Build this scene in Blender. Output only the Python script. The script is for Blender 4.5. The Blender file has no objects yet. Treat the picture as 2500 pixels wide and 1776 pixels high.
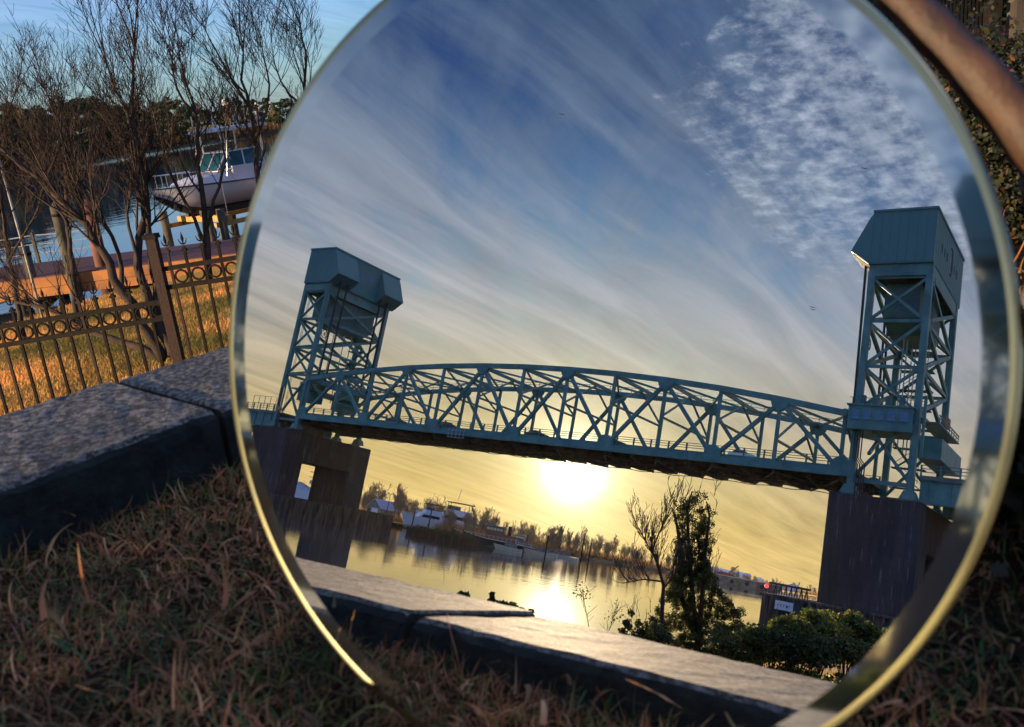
import bpy, math, random
import numpy as np
from mathutils import Vector, Matrix
EXPO=.95; SUN_E=5.0
CLOUD_ROT=20
CLOUD_COOL=(2.6,2.55,2.6); CLOUD_WARM=(3.35,2.35,.80)
SKY_SAT=1.25; SKY_VAL=1.0; SKY_TINT=(.34,.70,1.08); HOR_WARM=(3.0,1.85,.45)
GL=(.02,.40,4.2,18.)
SIDE=2.3; SIDECOL=(1.45,2.1,2.65); SIDECC=(1.9,2.2,2.5); PATCH=(3.3,3.7,4.3)
C1=(.43,.68)
ELEV=[(0,(1,1,1)),(.2,(.56,.64,.72)),(.5,(.03,.19,.38)),(.64,(.12,.30,.45)),(.78,(3.6,2.9,2.1))]  # last stop: unseen overhead sky brightened to lift the dim foreground
ELEC=[(0,(1,1,1)),(.25,(.82,.86,.93)),(.42,(.38,.50,.66)),(.56,(.16,.27,.46)),(.64,(.6,.68,.75)),(.78,(5.6,4.2,2.9))]  # last stop: bright overhead cloud out of view, added as fill light
WAVE=.032
HAZE=.000008
R_=random.Random(7)
C=bpy.context.scene.collection
sc=bpy.context.scene
WZ=-4.4                                   # river level
# ---------- photograph geometry (camera and mirror pose solved from the picture) ----------
F=2150.0
def _up(roll,pitch):
    r=math.radians(roll);p=math.radians(pitch)
    return np.array([math.cos(p)*math.sin(r),math.cos(p)*math.cos(r),math.sin(p)])
UD=_up(-6.5,-17.0); UM=_up(10.5,10.9)
NM=UD-UM; NM/=np.linalg.norm(NM)
def _basis(U):
    f=np.array([0,0,1.])-U[2]*U; f/=np.linalg.norm(f)
    x=np.array([U[1]*f[2]-U[2]*f[1],U[2]*f[0]-U[0]*f[2],U[0]*f[1]-U[1]*f[0]])
    return np.array([x,f,U])
WD=_basis(UD); WM=_basis(UM)
REF=np.eye(3)-2*np.outer(NM,NM)
CAM=np.array([0,0,.50]); DM=.465
NW=WD@NM                                   # mirror normal in the world
CV=CAM-2*DM*NW
V2=WD@REF@WM.T
def ray(px,py): return np.array([(px-1250)/F,-(py-888)/F,1.])
def at(px,py,d): return CAM+WD@ray(px,py)*d
def V2W(v): return CV+V2@np.asarray(v,float)
def am(px,py,d): return V2W(WM@ray(px,py)*d)
def atz(px,py,z): r=WD@ray(px,py); return CAM+r*((z-CAM[2])/r[2])
def amz(px,py,z): r=V2@WM@ray(px,py); return CV+r*((z-CV[2])/r[2])
# ---------- camera ----------
cd=bpy.data.cameras.new('camera'); cam=bpy.data.objects.new('camera',cd); C.objects.link(cam); sc.camera=cam
rx=WD@[1,0,0]; ry=WD@[0,1,0]; rz=-(WD@[0,0,1])
cam.matrix_world=Matrix([[rx[0],ry[0],rz[0],CAM[0]],[rx[1],ry[1],rz[1],CAM[1]],[rx[2],ry[2],rz[2],CAM[2]],[0,0,0,1]])
cd.sensor_width=36; cd.lens=F/2500*36; cd.clip_start=.02; cd.clip_end=20000
cd.dof.use_dof=True; cd.dof.focus_distance=14.0; cd.dof.aperture_fstop=cd.lens/3.0
# ---------- light ----------
SUN=V2@(WM@ray(1402,1150)); SUN/=np.linalg.norm(SUN)
sel=math.asin(SUN[2])
sl=bpy.data.lights.new('sun','SUN'); sun=bpy.data.objects.new('sun',sl); C.objects.link(sun)
sl.energy=SUN_E; sl.angle=math.radians(.55); sl.color=(1,.72,.43)
sun.rotation_euler=Vector(SUN).to_track_quat('Z','Y').to_euler(); sun.location=(0,0,30)
sc.view_settings.view_transform='Standard'; sc.view_settings.look='None'; sc.view_settings.gamma=1; sc.view_settings.exposure=EXPO
sc.view_settings.use_curve_mapping=False
sc.cycles.caustics_reflective=False; sc.cycles.caustics_refractive=False
sc.cycles.max_bounces=8; sc.cycles.glossy_bounces=5; sc.cycles.sample_clamp_indirect=6
# ---------- node helpers ----------
class NT:
    def __init__(s,tree): s.t=tree; s.n=tree.nodes; s.l=tree.links
    def a(s,kind,**kw):
        nd=s.n.new(kind)
        ins=kw.pop('ins',{})
        for k,v in kw.items(): setattr(nd,k,v)
        for k,v in ins.items():
            if isinstance(v,tuple) and len(v)==2 and hasattr(v[0],'outputs'): s.l.new(v[0].outputs[v[1]],nd.inputs[k])
            elif hasattr(v,'outputs'): s.l.new(v.outputs[0],nd.inputs[k])
            else: nd.inputs[k].default_value=v
        return nd
    def m(s,op,a,b=None,c=None,clamp=False):
        ins={0:a}
        if b is not None: ins[1]=b
        if c is not None: ins[2]=c
        nd=s.a('ShaderNodeMath',operation=op,ins=ins); nd.use_clamp=clamp; return nd
    def vm(s,op,a,b=None):
        ins={0:a}
        if b is not None: ins[1]=b
        return s.a('ShaderNodeVectorMath',operation=op,ins=ins)
    def mix(s,fac,a,b,bl='MIX'):
        nd=s.n.new('ShaderNodeMix'); nd.data_type='RGBA'; nd.blend_type=bl
        for i,v in ((0,fac),(6,a),(7,b)):
            if isinstance(v,tuple) and len(v)==2 and hasattr(v[0],'outputs'): s.l.new(v[0].outputs[v[1]],nd.inputs[i])
            elif hasattr(v,'outputs'):
                s.l.new(v.outputs[2] if v.bl_idname=='ShaderNodeMix' else v.outputs[0],nd.inputs[i])
            else: nd.inputs[i].default_value=v if i==0 else (*v,1)
        return nd
    def ramp(s,f,stops):
        nd=s.a('ShaderNodeValToRGB',ins={0:f}); e=nd.color_ramp.elements
        while len(e)<len(stops): e.new(.5)
        for i,(p,c) in enumerate(stops):
            e[i].position=p; e[i].color=(*c,1) if hasattr(c,'__len__') else (c,c,c,1)
        return nd
def MO(nd): return (nd,2)
# ---------- world ----------
w=bpy.data.worlds.new('World'); sc.world=w; w.use_nodes=True
T=NT(w.node_tree); bg=T.n['Background']
sky=T.a('ShaderNodeTexSky',sky_type='NISHITA',sun_disc=False,sun_elevation=sel,sun_rotation=math.atan2(SUN[0],SUN[1]),altitude=0,air_density=1.0,dust_density=1.6,ozone_density=2.5)
tc=T.a('ShaderNodeTexCoord')
d=T.vm('NORMALIZE',(tc,'Generated'))
sp=T.a('ShaderNodeSeparateXYZ',ins={0:d})
dz=T.m('MAXIMUM',(sp,2),0.0)
inv=T.m('DIVIDE',1.0,T.m('ADD',dz,.11))
pl=T.vm('MULTIPLY',d,(1,1,0)); pl=T.a('ShaderNodeVectorMath',operation='SCALE',ins={0:pl,'Scale':inv})
# high thin cloud sheet: streaks drawn out across the wind
rot=T.a('ShaderNodeVectorRotate',rotation_type='Z_AXIS',ins={'Vector':pl,'Angle':math.radians(CLOUD_ROT)})
st=T.vm('MULTIPLY',rot,(1.0,.32,1))
wv=T.a('ShaderNodeTexNoise',ins={'Vector':st,'Scale':1.3,'Detail':3})
stw=T.vm('ADD',st,T.vm('MULTIPLY',(wv,'Color'),(.7,.7,0)))
n1=T.a('ShaderNodeTexNoise',ins={'Vector':stw,'Scale':1.9,'Detail':9,'Roughness':.60})
n2=T.a('ShaderNodeTexNoise',ins={'Vector':T.vm('MULTIPLY',stw,(1,.45,1)),'Scale':6,'Detail':8,'Roughness':.62})
n3=T.a('ShaderNodeTexNoise',ins={'Vector':rot,'Scale':23,'Detail':9,'Roughness':.62})
n4=T.a('ShaderNodeTexNoise',ins={'Vector':rot,'Scale':.9,'Detail':2})
rotb=T.a('ShaderNodeVectorRotate',rotation_type='Z_AXIS',ins={'Vector':pl,'Angle':math.radians(CLOUD_ROT+48)})
n5=T.a('ShaderNodeTexNoise',ins={'Vector':T.vm('MULTIPLY',rotb,(1,.18,1)),'Scale':4.2,'Detail':9,'Roughness':.63,'Distortion':.35})
dens=T.m('ADD',T.m('ADD',T.m('MULTIPLY',n1,.42),T.m('MULTIPLY',n2,.28)),T.m('MULTIPLY',n5,.30))
low=T.m('SUBTRACT',.50,T.m('MULTIPLY',dz,.62))      # thicker towards the horizon
c1=T.a('ShaderNodeMapRange',ins={0:T.m('ADD',dens,T.m('MULTIPLY',low,.44)),1:C1[0],2:C1[1],3:0,4:1}); c1.interpolation_type='SMOOTHSTEP'
# mackerel patch
PD=V2@(WM@ray(2120,290)); PD/=np.linalg.norm(PD)
dt=T.vm('DOT_PRODUCT',d,tuple(PD)); 
patch=T.a('ShaderNodeMapRange',ins={0:T.m('ADD',(dt,'Value'),T.m('ADD',T.m('MULTIPLY',T.m('SUBTRACT',n1,.5),.07),T.m('MULTIPLY',T.m('SUBTRACT',n3,.5),.035))),1:.983,2:1.0,3:0,4:1}); patch.interpolation_type='SMOOTHSTEP'
c2=T.a('ShaderNodeMapRange',ins={0:T.m('ADD',T.m('MULTIPLY',n3,.6),T.m('MULTIPLY',n2,.4)),1:.34,2:.72,3:.0,4:1}); 
pm=T.m('MULTIPLY',patch,c2)
sd=T.vm('DOT_PRODUCT',d,tuple(SUN)); sdc=T.m('MAXIMUM',(sd,'Value'),0.0)
g1=T.m('POWER',sdc,5.0); g2=T.m('POWER',sdc,42.0); g3=T.m('POWER',sdc,330.0); g4=T.m('POWER',sdc,2600.0)
# elevation colouring of the clouds: grey-white high, yellow by the horizon on the sun's side
hor=T.a('ShaderNodeMapRange',ins={0:dz,1:.02,2:.33,3:1,4:0}); hor.interpolation_type='SMOOTHSTEP'
warm=T.m('MULTIPLY',hor,T.m('POWER',sdc,2.0))
ccol=T.mix(warm,CLOUD_COOL,CLOUD_WARM)
cshade=T.m('ADD',.30,T.m('MULTIPLY',n2,1.4))
ccol=T.mix(1.0,MO(ccol),(cshade,0),'MULTIPLY'); elc=T.ramp((dz,0),ELEC); ccol=T.mix(1.0,MO(ccol),(elc,0),'MULTIPLY')
hs=T.a('ShaderNodeHueSaturation',ins={'Saturation':SKY_SAT,'Value':SKY_VAL,'Color':sky})
elr=T.ramp((dz,0),ELEV)
base=T.mix(1.0,(hs,0),SKY_TINT,'MULTIPLY'); base=T.mix(1.0,MO(base),(elr,0),'MULTIPLY')
base=T.mix(T.m('MULTIPLY',warm,.85),MO(base),HOR_WARM)
side=T.a('ShaderNodeMapRange',ins={0:(sd,'Value'),1:.55,2:-.1,3:1.0,4:SIDE})
sidn=T.m('DIVIDE',T.m('SUBTRACT',side,1.0),SIDE-1.0)
sidcol=T.mix(sidn,(1,1,1),SIDECOL)
base=T.mix(1.0,MO(base),MO(sidcol),'MULTIPLY')
sidc=T.a('ShaderNodeMapRange',ins={0:(sd,'Value'),1:.55,2:-.1,3:.88,4:.30})
ccol=T.mix(1.0,MO(ccol),MO(T.mix(sidn,(1,1,1),SIDECC)),'MULTIPLY'); comb=T.mix(T.m('MULTIPLY',c1,sidc),MO(base),MO(ccol))
comb=T.mix(T.m('MULTIPLY',pm,.8),MO(comb),PATCH)
def addg(prev,g,col,k):
    s_=T.a('ShaderNodeVectorMath',operation='SCALE',ins={0:col,'Scale':T.m('MULTIPLY',g,k)})
    return T.mix(1.0,prev,(s_,0),'ADD')
comb=addg(MO(comb),g1,(1,.84,.50),GL[0]); comb=addg(MO(comb),g2,(1,.80,.40),GL[1]); comb=addg(MO(comb),g3,(1,.86,.52),GL[2]); comb=addg(MO(comb),g4,(1,.9,.65),GL[3])
T.l.new(comb.outputs[2],bg.inputs[0]); bg.inputs[1].default_value=.10
# ---------- objects ----------
def tag(o,label=None,cat=None,group=None,kind=None):
    if label:o['label']=label
    if cat:o['category']=cat
    if group:o['group']=group
    if kind:o['kind']=kind
    return o
def thing(name,label,cat,loc,group=None):
    o=bpy.data.objects.new(name,None); C.objects.link(o); o.location=tuple(loc); o.empty_display_size=.1
    return tag(o,label,cat,group)
def origin(o):
    p=np.zeros(3)
    while o is not None: p=p+np.array(o.location); o=o.parent
    return p
class MB:
    def __init__(s,T=None): s.v=[];s.f=[];s.n=0;s.T=T;s.mi=[]
    def add(s,vs,fs,mi=0):
        vs=np.asarray(vs,float).reshape(-1,3)
        if s.T is not None: vs=s.T(vs)
        s.v.append(vs); n=s.n
        s.f.extend([tuple(i+n for i in f) for f in fs]); s.mi.extend([mi]*len(fs)); s.n+=len(vs); return s
    def box(s,a,b,mi=0):
        x0,y0,z0=a;x1,y1,z1=b
        return s.add([(x0,y0,z0),(x1,y0,z0),(x1,y1,z0),(x0,y1,z0),(x0,y0,z1),(x1,y0,z1),(x1,y1,z1),(x0,y1,z1)],
          [(3,2,1,0),(4,5,6,7),(0,1,5,4),(1,2,6,5),(2,3,7,6),(3,0,4,7)],mi)
    def bar(s,a,b,w,h=None,up=(0,0,1),mi=0):
        h=h or w; a=np.array(a,float);b=np.array(b,float);d=b-a;d/=np.linalg.norm(d)+1e-9
        u=np.array(up,float); sd_=np.cross(d,u)
        if np.linalg.norm(sd_)<1e-3: sd_=np.cross(d,(0,1,0))
        sd_/=np.linalg.norm(sd_); u=np.cross(sd_,d); x=sd_*w/2; y=u*h/2
        P=[a-x-y,a+x-y,a+x+y,a-x+y,b-x-y,b+x-y,b+x+y,b-x+y]
        return s.add(P,[(3,2,1,0),(4,5,6,7),(0,1,5,4),(1,2,6,5),(2,3,7,6),(3,0,4,7)],mi)
    def tube(s,pts,rad,n=6,cap=True,mi=0):
        pts=np.asarray(pts,float); k=len(pts)
        rad=np.broadcast_to(np.asarray(rad,float),(k,))
        tg=np.gradient(pts,axis=0); tg/=np.linalg.norm(tg,axis=1)[:,None]+1e-9
        ref=np.array([.31,.17,.93]) if abs(tg[0][2])<.9 else np.array([.9,.3,.1])
        V=[]
        for i in range(k):
            a=np.cross(tg[i],ref);a/=np.linalg.norm(a)+1e-9;b=np.cross(tg[i],a)
            for j in range(n):
                t=2*math.pi*j/n; V.append(pts[i]+rad[i]*(math.cos(t)*a+math.sin(t)*b))
        Fc=[(i*n+j,i*n+(j+1)%n,(i+1)*n+(j+1)%n,(i+1)*n+j) for i in range(k-1) for j in range(n)]
        if cap: Fc+= [tuple(range(n))[::-1],tuple((k-1)*n+j for j in range(n))]
        return s.add(V,Fc,mi)
    def prism(s,poly,axis,a,b,mi=0):
        # polygon in the plane of the two other axes, extruded along axis
        k=len(poly);V=[]
        for t in (a,b):
            for (p,q) in poly:
                v=[0,0,0]; o=[i for i in range(3) if i!=axis]; v[axis]=t; v[o[0]]=p; v[o[1]]=q; V.append(v)
        return s.add(V,[tuple(range(k))[::-1],tuple(k+i for i in range(k))]+[(i,(i+1)%k,k+(i+1)%k,k+i) for i in range(k)],mi)
    def sph(s,c,r,nu=10,nv=7,mi=0):
        c=np.array(c,float); r=np.broadcast_to(np.array(r,float),(3,)); V=[c+(0,0,r[2])]
        for i in range(1,nv):
            for j in range(nu):
                th=math.pi*i/nv;ph=2*math.pi*j/nu;V.append(c+r*(math.sin(th)*math.cos(ph),math.sin(th)*math.sin(ph),math.cos(th)))
        V.append(c-(0,0,r[2])); Fc=[(0,1+j,1+(j+1)%nu) for j in range(nu)]
        for i in range(nv-2):
            for j in range(nu): Fc.append((1+i*nu+j,1+(i+1)*nu+j,1+(i+1)*nu+(j+1)%nu,1+i*nu+(j+1)%nu))
        L=len(V)-1; Fc+=[(L,1+(nv-2)*nu+(j+1)%nu,1+(nv-2)*nu+j) for j in range(nu)]
        return s.add(V,Fc,mi)
    def build(s,name,mat,parent=None,smooth=False,loc=None,mesh_only=False):
        V=np.concatenate(s.v) if s.v else np.zeros((0,3))
        if parent is not None: og=origin(parent)
        elif loc is not None: og=np.array(loc,float)
        else: og=V.min(axis=0)*.5+V.max(axis=0)*.5; og[2]=V[:,2].min()
        me=bpy.data.meshes.new(name); V=V-og
        quads=s.f
        me.from_pydata([],[],[]) 
        me.vertices.add(len(V)); me.vertices.foreach_set('co',V.astype(np.float32).ravel())
        lens=np.array([len(f) for f in quads],np.int32); tot=int(lens.sum())
        me.loops.add(tot); me.loops.foreach_set('vertex_index',np.fromiter((i for f in quads for i in f),np.int32,tot))
        me.polygons.add(len(quads)); st_=np.concatenate([[0],np.cumsum(lens)[:-1]]).astype(np.int32)
        me.polygons.foreach_set('loop_start',st_); me.polygons.foreach_set('loop_total',lens)
        mats=mat if isinstance(mat,(list,tuple)) else [mat]
        for m_ in mats:
            if m_: me.materials.append(m_)
        if len(mats)>1: me.polygons.foreach_set('material_index',np.array(s.mi,np.int32))
        me.update(calc_edges=True); me.validate()
        me.polygons.foreach_set('use_smooth',[bool(smooth)]*len(me.polygons))
        if mesh_only: return me
        o=bpy.data.objects.new(name,me); C.objects.link(o)
        if parent is not None: o.parent=parent
        else: o.location=tuple(og)
        return o
def copy_tree(o,parent=None,skip=None):
    c=o.copy(); C.objects.link(c)
    if parent is not None: c.parent=parent
    for ch in o.children: copy_tree(ch,c)
    return c
# ---------- materials ----------
MC={}
def mat(name,col,rough=.6,metal=0.,var=.18,scale=3.,bump=.0,bscale=None,col2=None,spec=.4,obj=True,stretch=(1,1,1),detail=6,contrast=(.35,.65),sub=None):
    if name in MC: return MC[name]
    m=bpy.data.materials.new(name); m.use_nodes=True; t=NT(m.node_tree); b=t.n['Principled BSDF']
    g=t.a('ShaderNodeNewGeometry')
    v=t.vm('MULTIPLY',(g,'Position'),stretch)
    n=t.a('ShaderNodeTexNoise',ins={'Vector':v,'Scale':scale,'Detail':detail,'Roughness':.62})
    c2=col2 or tuple(max(0,c*(1-var*1.6)) for c in col); c1=col if col2 else tuple(min(1,c*(1+var)) for c in col)
    r=t.ramp((n,0),[(contrast[0],c2),(contrast[1],c1)])
    t.l.new(r.outputs[0],b.inputs['Base Color'])
    b.inputs['Roughness'].default_value=rough; b.inputs['Metallic'].default_value=metal; b.inputs['Specular IOR Level'].default_value=spec
    if bump:
        nb=t.a('ShaderNodeTexNoise',ins={'Vector':v,'Scale':bscale or scale*4,'Detail':8,'Roughness':.65})
        bp=t.a('ShaderNodeBump',ins={'Strength':min(1,bump),'Distance':.02,'Height':(nb,0)})
        t.l.new(bp.outputs[0],b.inputs['Normal'])
    if sub=='rust':
        gz_=t.vm('MULTIPLY',(g,'Position'),(1.3,1.3,.25)); nr_=t.a('ShaderNodeTexNoise',ins={'Vector':gz_,'Scale':1.1,'Detail':9,'Roughness':.7}); rr_=t.ramp((nr_,0),[(.60,0.),(.70,.75)])
        mx=t.mix((rr_,0),(r,0),(.13,.06,.03)); t.l.new(mx.outputs[2],b.inputs['Base Color'])
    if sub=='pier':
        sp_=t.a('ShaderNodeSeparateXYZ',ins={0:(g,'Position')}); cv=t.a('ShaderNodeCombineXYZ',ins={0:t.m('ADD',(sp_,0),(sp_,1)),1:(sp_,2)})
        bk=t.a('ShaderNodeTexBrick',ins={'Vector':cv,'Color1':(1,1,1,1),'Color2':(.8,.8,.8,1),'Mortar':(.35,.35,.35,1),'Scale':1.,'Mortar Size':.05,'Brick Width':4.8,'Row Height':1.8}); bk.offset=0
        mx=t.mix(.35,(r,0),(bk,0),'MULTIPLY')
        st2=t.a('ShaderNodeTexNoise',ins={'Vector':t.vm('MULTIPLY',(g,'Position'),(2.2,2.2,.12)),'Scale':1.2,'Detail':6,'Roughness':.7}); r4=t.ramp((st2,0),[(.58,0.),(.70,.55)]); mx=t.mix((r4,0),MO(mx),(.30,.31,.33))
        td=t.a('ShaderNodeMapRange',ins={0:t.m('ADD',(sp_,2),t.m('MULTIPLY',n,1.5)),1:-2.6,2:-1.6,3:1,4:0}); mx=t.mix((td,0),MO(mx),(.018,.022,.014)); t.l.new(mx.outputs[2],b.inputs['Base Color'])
    MC[name]=m; return m
# ---------- shared layout ----------
CT=.15                                      # coping top height
A_b=(atz(319,915,CT)+atz(0,1009,CT))/2; A_f=(atz(0,1189,CT)+atz(497,1010,CT))/2
dA=atz(497,1010,CT)-atz(0,1189,CT); dA2=atz(556,833,CT)-atz(0,1009,CT); dA=dA/np.linalg.norm(dA)+dA2/np.linalg.norm(dA2); dA/=np.linalg.norm(dA)
nA=np.array([-dA[1],dA[0],0])               # outward (lawn side)
B_f=(amz(759,1432,CT)+amz(1290,1564,CT)+amz(2001,1732,CT))/3; B_b=(amz(724,1359,CT)+amz(1192,1469,CT)+amz(2071,1667,CT))/3
dB=amz(2001,1732,CT)-amz(759,1432,CT); dB2=amz(2071,1667,CT)-amz(724,1359,CT); dB=dB/np.linalg.norm(dB)+dB2/np.linalg.norm(dB2); dB/=np.linalg.norm(dB)
nB=np.array([dB[1],-dB[0],0])               # outward
wA=float((A_b-A_f)@nA); wB=float((B_b-B_f)@nB)
def isect(p,d,q,e):
    M_=np.array([[d[0],-e[0]],[d[1],-e[1]]]); s=np.linalg.solve(M_,(q-p)[:2]); return p+d*s[0]
K_f=isect(A_f,dA,B_f,dB); K_b=isect(A_f+nA*wA,dA,B_f+nB*wB,dB)
print('wall widths',wA,wB,'corner',K_f,K_b)
FARS=[(-60,1400),(-84,700),(-84,374),(-98,274),(-90,195),(-90,150),(-150,90),(-270,30),(-420,-60),(-425,-140),(-400,-150),(-310,-135),(-252,-128),(-262,-150),(-300,-185),(-369,-247),(-435,-346),(-479,-466),(-623,-634),(-1100,-1000)]
NEARS=[(120,600),(40,120),(6,45),(-4,29),(-9.3,20),(-15,9),(-21,-3),(-27,-13),(-30,-24),(-42,-50),(-66,-90),(-76,-120),(-90,-220),(-160,-500),(-400,-1000)]
def sdist(X,Y,poly):
    """signed distance to a polyline; positive on its left"""
    best=np.full(X.shape,1e9); sg=np.ones(X.shape)
    for (x0,y0),(x1,y1) in zip(poly[:-1],poly[1:]):
        dx,dy=x1-x0,y1-y0; L=dx*dx+dy*dy
        t=np.clip(((X-x0)*dx+(Y-y0)*dy)/L,0,1); qx=X-(x0+t*dx); qy=Y-(y0+t*dy); dd=np.hypot(qx,qy)
        s=np.sign(dx*(Y-y0)-dy*(X-x0)); m=dd<best-1e-9
        best=np.where(m,dd,best); sg=np.where(m,s,sg)
    return best*sg
def smooth(t): t=np.clip(t,0,1); return t*t*(3-2*t)
def vnoise(X,Y,s,seed=0):
    r=np.random.RandomState(seed); tot=0;am_=1
    for o in range(4):
        a=r.uniform(0,6.28,6); k=r.normal(0,1,(6,2))*s*(2**o)
        tot=tot+am_*sum(np.sin(X*k[i,0]+Y*k[i,1]+a[i]) for i in range(6))/6; am_*=.5
    return tot
def landz(X,Y):
    dn=sdist(X,Y,NEARS)                    # walking down the list (north to south) the land is on the left
    P=X-K_f[0];Q=Y-K_f[1]
    ua=P*nA[0]+Q*nA[1]; ub=P*nB[0]+Q*nB[1]
    o=np.maximum(ua,ub)                    # >0 outside the planter walls
    inside=o<.12
    dw=np.maximum(o-.12,0); t=dw/(dw+np.maximum(dn,0)+.01)
    z=-.16-.75*smooth(dw/4)-1.95*t**1.0+vnoise(X,Y,.35,3)*.05*np.clip(dw,0,1)
    bank=np.where(dn<1.2,z-(1.2-dn)*1.6,z)
    z=np.where(dn<1.2,np.maximum(bank,-6.5),z)
    zin=.064+.045*smooth(1+ub/.34)+.010*vnoise(X,Y,5.,5)
    return np.where(inside,zin,z)
# materials for the ground
def soil_mat():
    m=mat('soil',(.05,.028,.012),rough=.95,col2=(.010,.007,.004),scale=28,bump=.8,bscale=90,spec=.1); return m
lawn_m=mat('lawn',(.60,.27,.06),rough=.95,col2=(.17,.18,.03),scale=.45,bump=.9,bscale=38,spec=.05,contrast=(.3,.7))
# terrain: polar grid centred on the planter
na,nr=300,190
ang=np.linspace(0,2*math.pi,na,endpoint=False); rad=.05*(9000/.05)**(np.linspace(0,1,nr)**1.0)
rad=np.concatenate([np.linspace(.02,3,80),3*(900/3)**np.linspace(0.02,1,110)]); nr=len(rad)
RR,AA=np.meshgrid(rad,ang,indexing='ij'); GX=RR*np.cos(AA);GY=.5+RR*np.sin(AA); GZ=landz(GX,GY)
V=np.stack([GX,GY,GZ],-1).reshape(-1,3)
idx=np.arange(nr*na).reshape(nr,na); fs=[]
insd=(np.maximum((GX-K_f[0])*nA[0]+(GY-K_f[1])*nA[1],(GX-K_f[0])*nB[0]+(GY-K_f[1])*nB[1])<.15)
mb=MB(); q=[];mi=[]
for i in range(nr-1):
    for j in range(na):
        j2=(j+1)%na; q.append((idx[i,j],idx[i+1,j],idx[i+1,j2],idx[i,j2])); mi.append(0 if (insd[i,j] and rad[i]<6) else 1)
mb.add(V,[tuple(int(k) for k in f) for f in q]); mb.mi=mi
o=mb.build('ground',[soil_mat(),lawn_m],smooth=True); tag(o,kind='structure')
# far bank
fx=[(-3000,1400)]+FARS+[(-3000,-2200)]
mb=MB(); n=len(FARS)
P=np.array(FARS,float)
def offs(P,dist):
    t=np.gradient(P,axis=0); t/=np.linalg.norm(t,axis=1)[:,None]; return P+np.stack([t[:,1],-t[:,0]],1)*dist
rows=[(0,-6.5),(3,-4.2),(6,-3.2),(40,-2.9)]
# build by marching landward rows (land lies to the west)
VV=[]
for dist,z in rows:
    Q=offs(P,dist) if dist<30 else P+np.array([-40,0])
    VV.append(np.c_[Q,np.full(n,z)])
VV.append(np.c_[np.full(n,-6000.),P[:,1]*1.5,np.full(n,-2.5)])
V=np.concatenate(VV); fs=[(r*n+i,(r+1)*n+i,(r+1)*n+i+1,r*n+i+1) for r in range(len(VV)-1) for i in range(n-1)]
mb.add(V,fs); o=mb.build('far_bank',mat('far_ground',(.13,.10,.055),rough=1,col2=(.05,.045,.025),scale=.15,bump=.6,bscale=2,spec=.05)); tag(o,kind='structure')
# water
def water_mat():
    m=bpy.data.materials.new('river_water'); m.use_nodes=True; t=NT(m.node_tree); b=t.n['Principled BSDF']
    b.inputs['Base Color'].default_value=(.05,.064,.075,1); b.inputs['Roughness'].default_value=.012; b.inputs['IOR'].default_value=1.5; b.inputs['Specular IOR Level'].default_value=.5
    g=t.a('ShaderNodeNewGeometry'); 
    r=t.a('ShaderNodeVectorRotate',rotation_type='Z_AXIS',ins={'Vector':(g,'Position'),'Angle':math.radians(28)})
    v=t.vm('MULTIPLY',r,(1,.42,1))
    a=t.a('ShaderNodeTexNoise',ins={'Vector':v,'Scale':.55,'Detail':5,'Roughness':.55})
    c=t.a('ShaderNodeTexNoise',ins={'Vector':v,'Scale':.05,'Detail':2})
    amp=t.a('ShaderNodeMapRange',ins={0:c,1:.35,2:.65,3:.25,4:1.})
    h=t.m('MULTIPLY',a,amp)
    bp=t.a('ShaderNodeBump',ins={'Strength':1.0,'Distance':WAVE,'Height':h}); t.l.new(bp.outputs[0],b.inputs['Normal'])
    return m
mb=MB(); mb.add([(-9000,-9000,WZ),(9000,-9000,WZ),(9000,9000,WZ),(-9000,9000,WZ)],[(0,1,2,3)])
tag(mb.build('river_water',water_mat()),kind='structure')
# ---------- low stone walls with coping blocks ----------
cop_m=None
def coping_mat():
    m=bpy.data.materials.new('granite_coping'); m.use_nodes=True; t=NT(m.node_tree); b=t.n['Principled BSDF']
    g=t.a('ShaderNodeNewGeometry')
    n1_=t.a('ShaderNodeTexNoise',ins={'Vector':(g,'Position'),'Scale':9,'Detail':6,'Roughness':.7})
    n2_=t.a('ShaderNodeTexNoise',ins={'Vector':(g,'Position'),'Scale':110,'Detail':4,'Roughness':.8})
    vo=t.a('ShaderNodeTexVoronoi',ins={'Vector':(g,'Position'),'Scale':210})
    r1=t.ramp((n1_,0),[(.3,(.065,.060,.050)),(.7,(.16,.142,.118))]); r2=t.ramp((n2_,0),[(.41,.18),(.5,.85),(.59,2.3)])
    mx=t.mix(1.,(r1,0),(r2,0),'MULTIPLY'); r3=t.ramp((vo,0),[(.0,(3.2,3.0,2.8)),(.16,(1,1,1))])
    mx=t.mix(.6,MO(mx),(r3,0),'MULTIPLY')
    t.l.new(mx.outputs[2],b.inputs['Base Color']); b.inputs['Roughness'].default_value=.8; b.inputs['Specular IOR Level'].default_value=.35
    hh=t.m('ADD',n2_,t.m('MULTIPLY',n1_,1.5)); bp=t.a('ShaderNodeBump',ins={'Strength':.8,'Distance':.004,'Height':hh}); t.l.new(bp.outputs[0],b.inputs['Normal'])
    return m
cop_m=coping_mat(); side_m=mat('shaded_stone_face',(.035,.042,.036),rough=.95,scale=30,bump=.6,var=.4,col2=(.012,.014,.012)); wall_m=mat('wall_stone',(.07,.065,.06),rough=.9,scale=14,bump=.7,var=.3,col2=(.045,.045,.045))  # coping side faces carry their shade as a near-black stone colour
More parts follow.
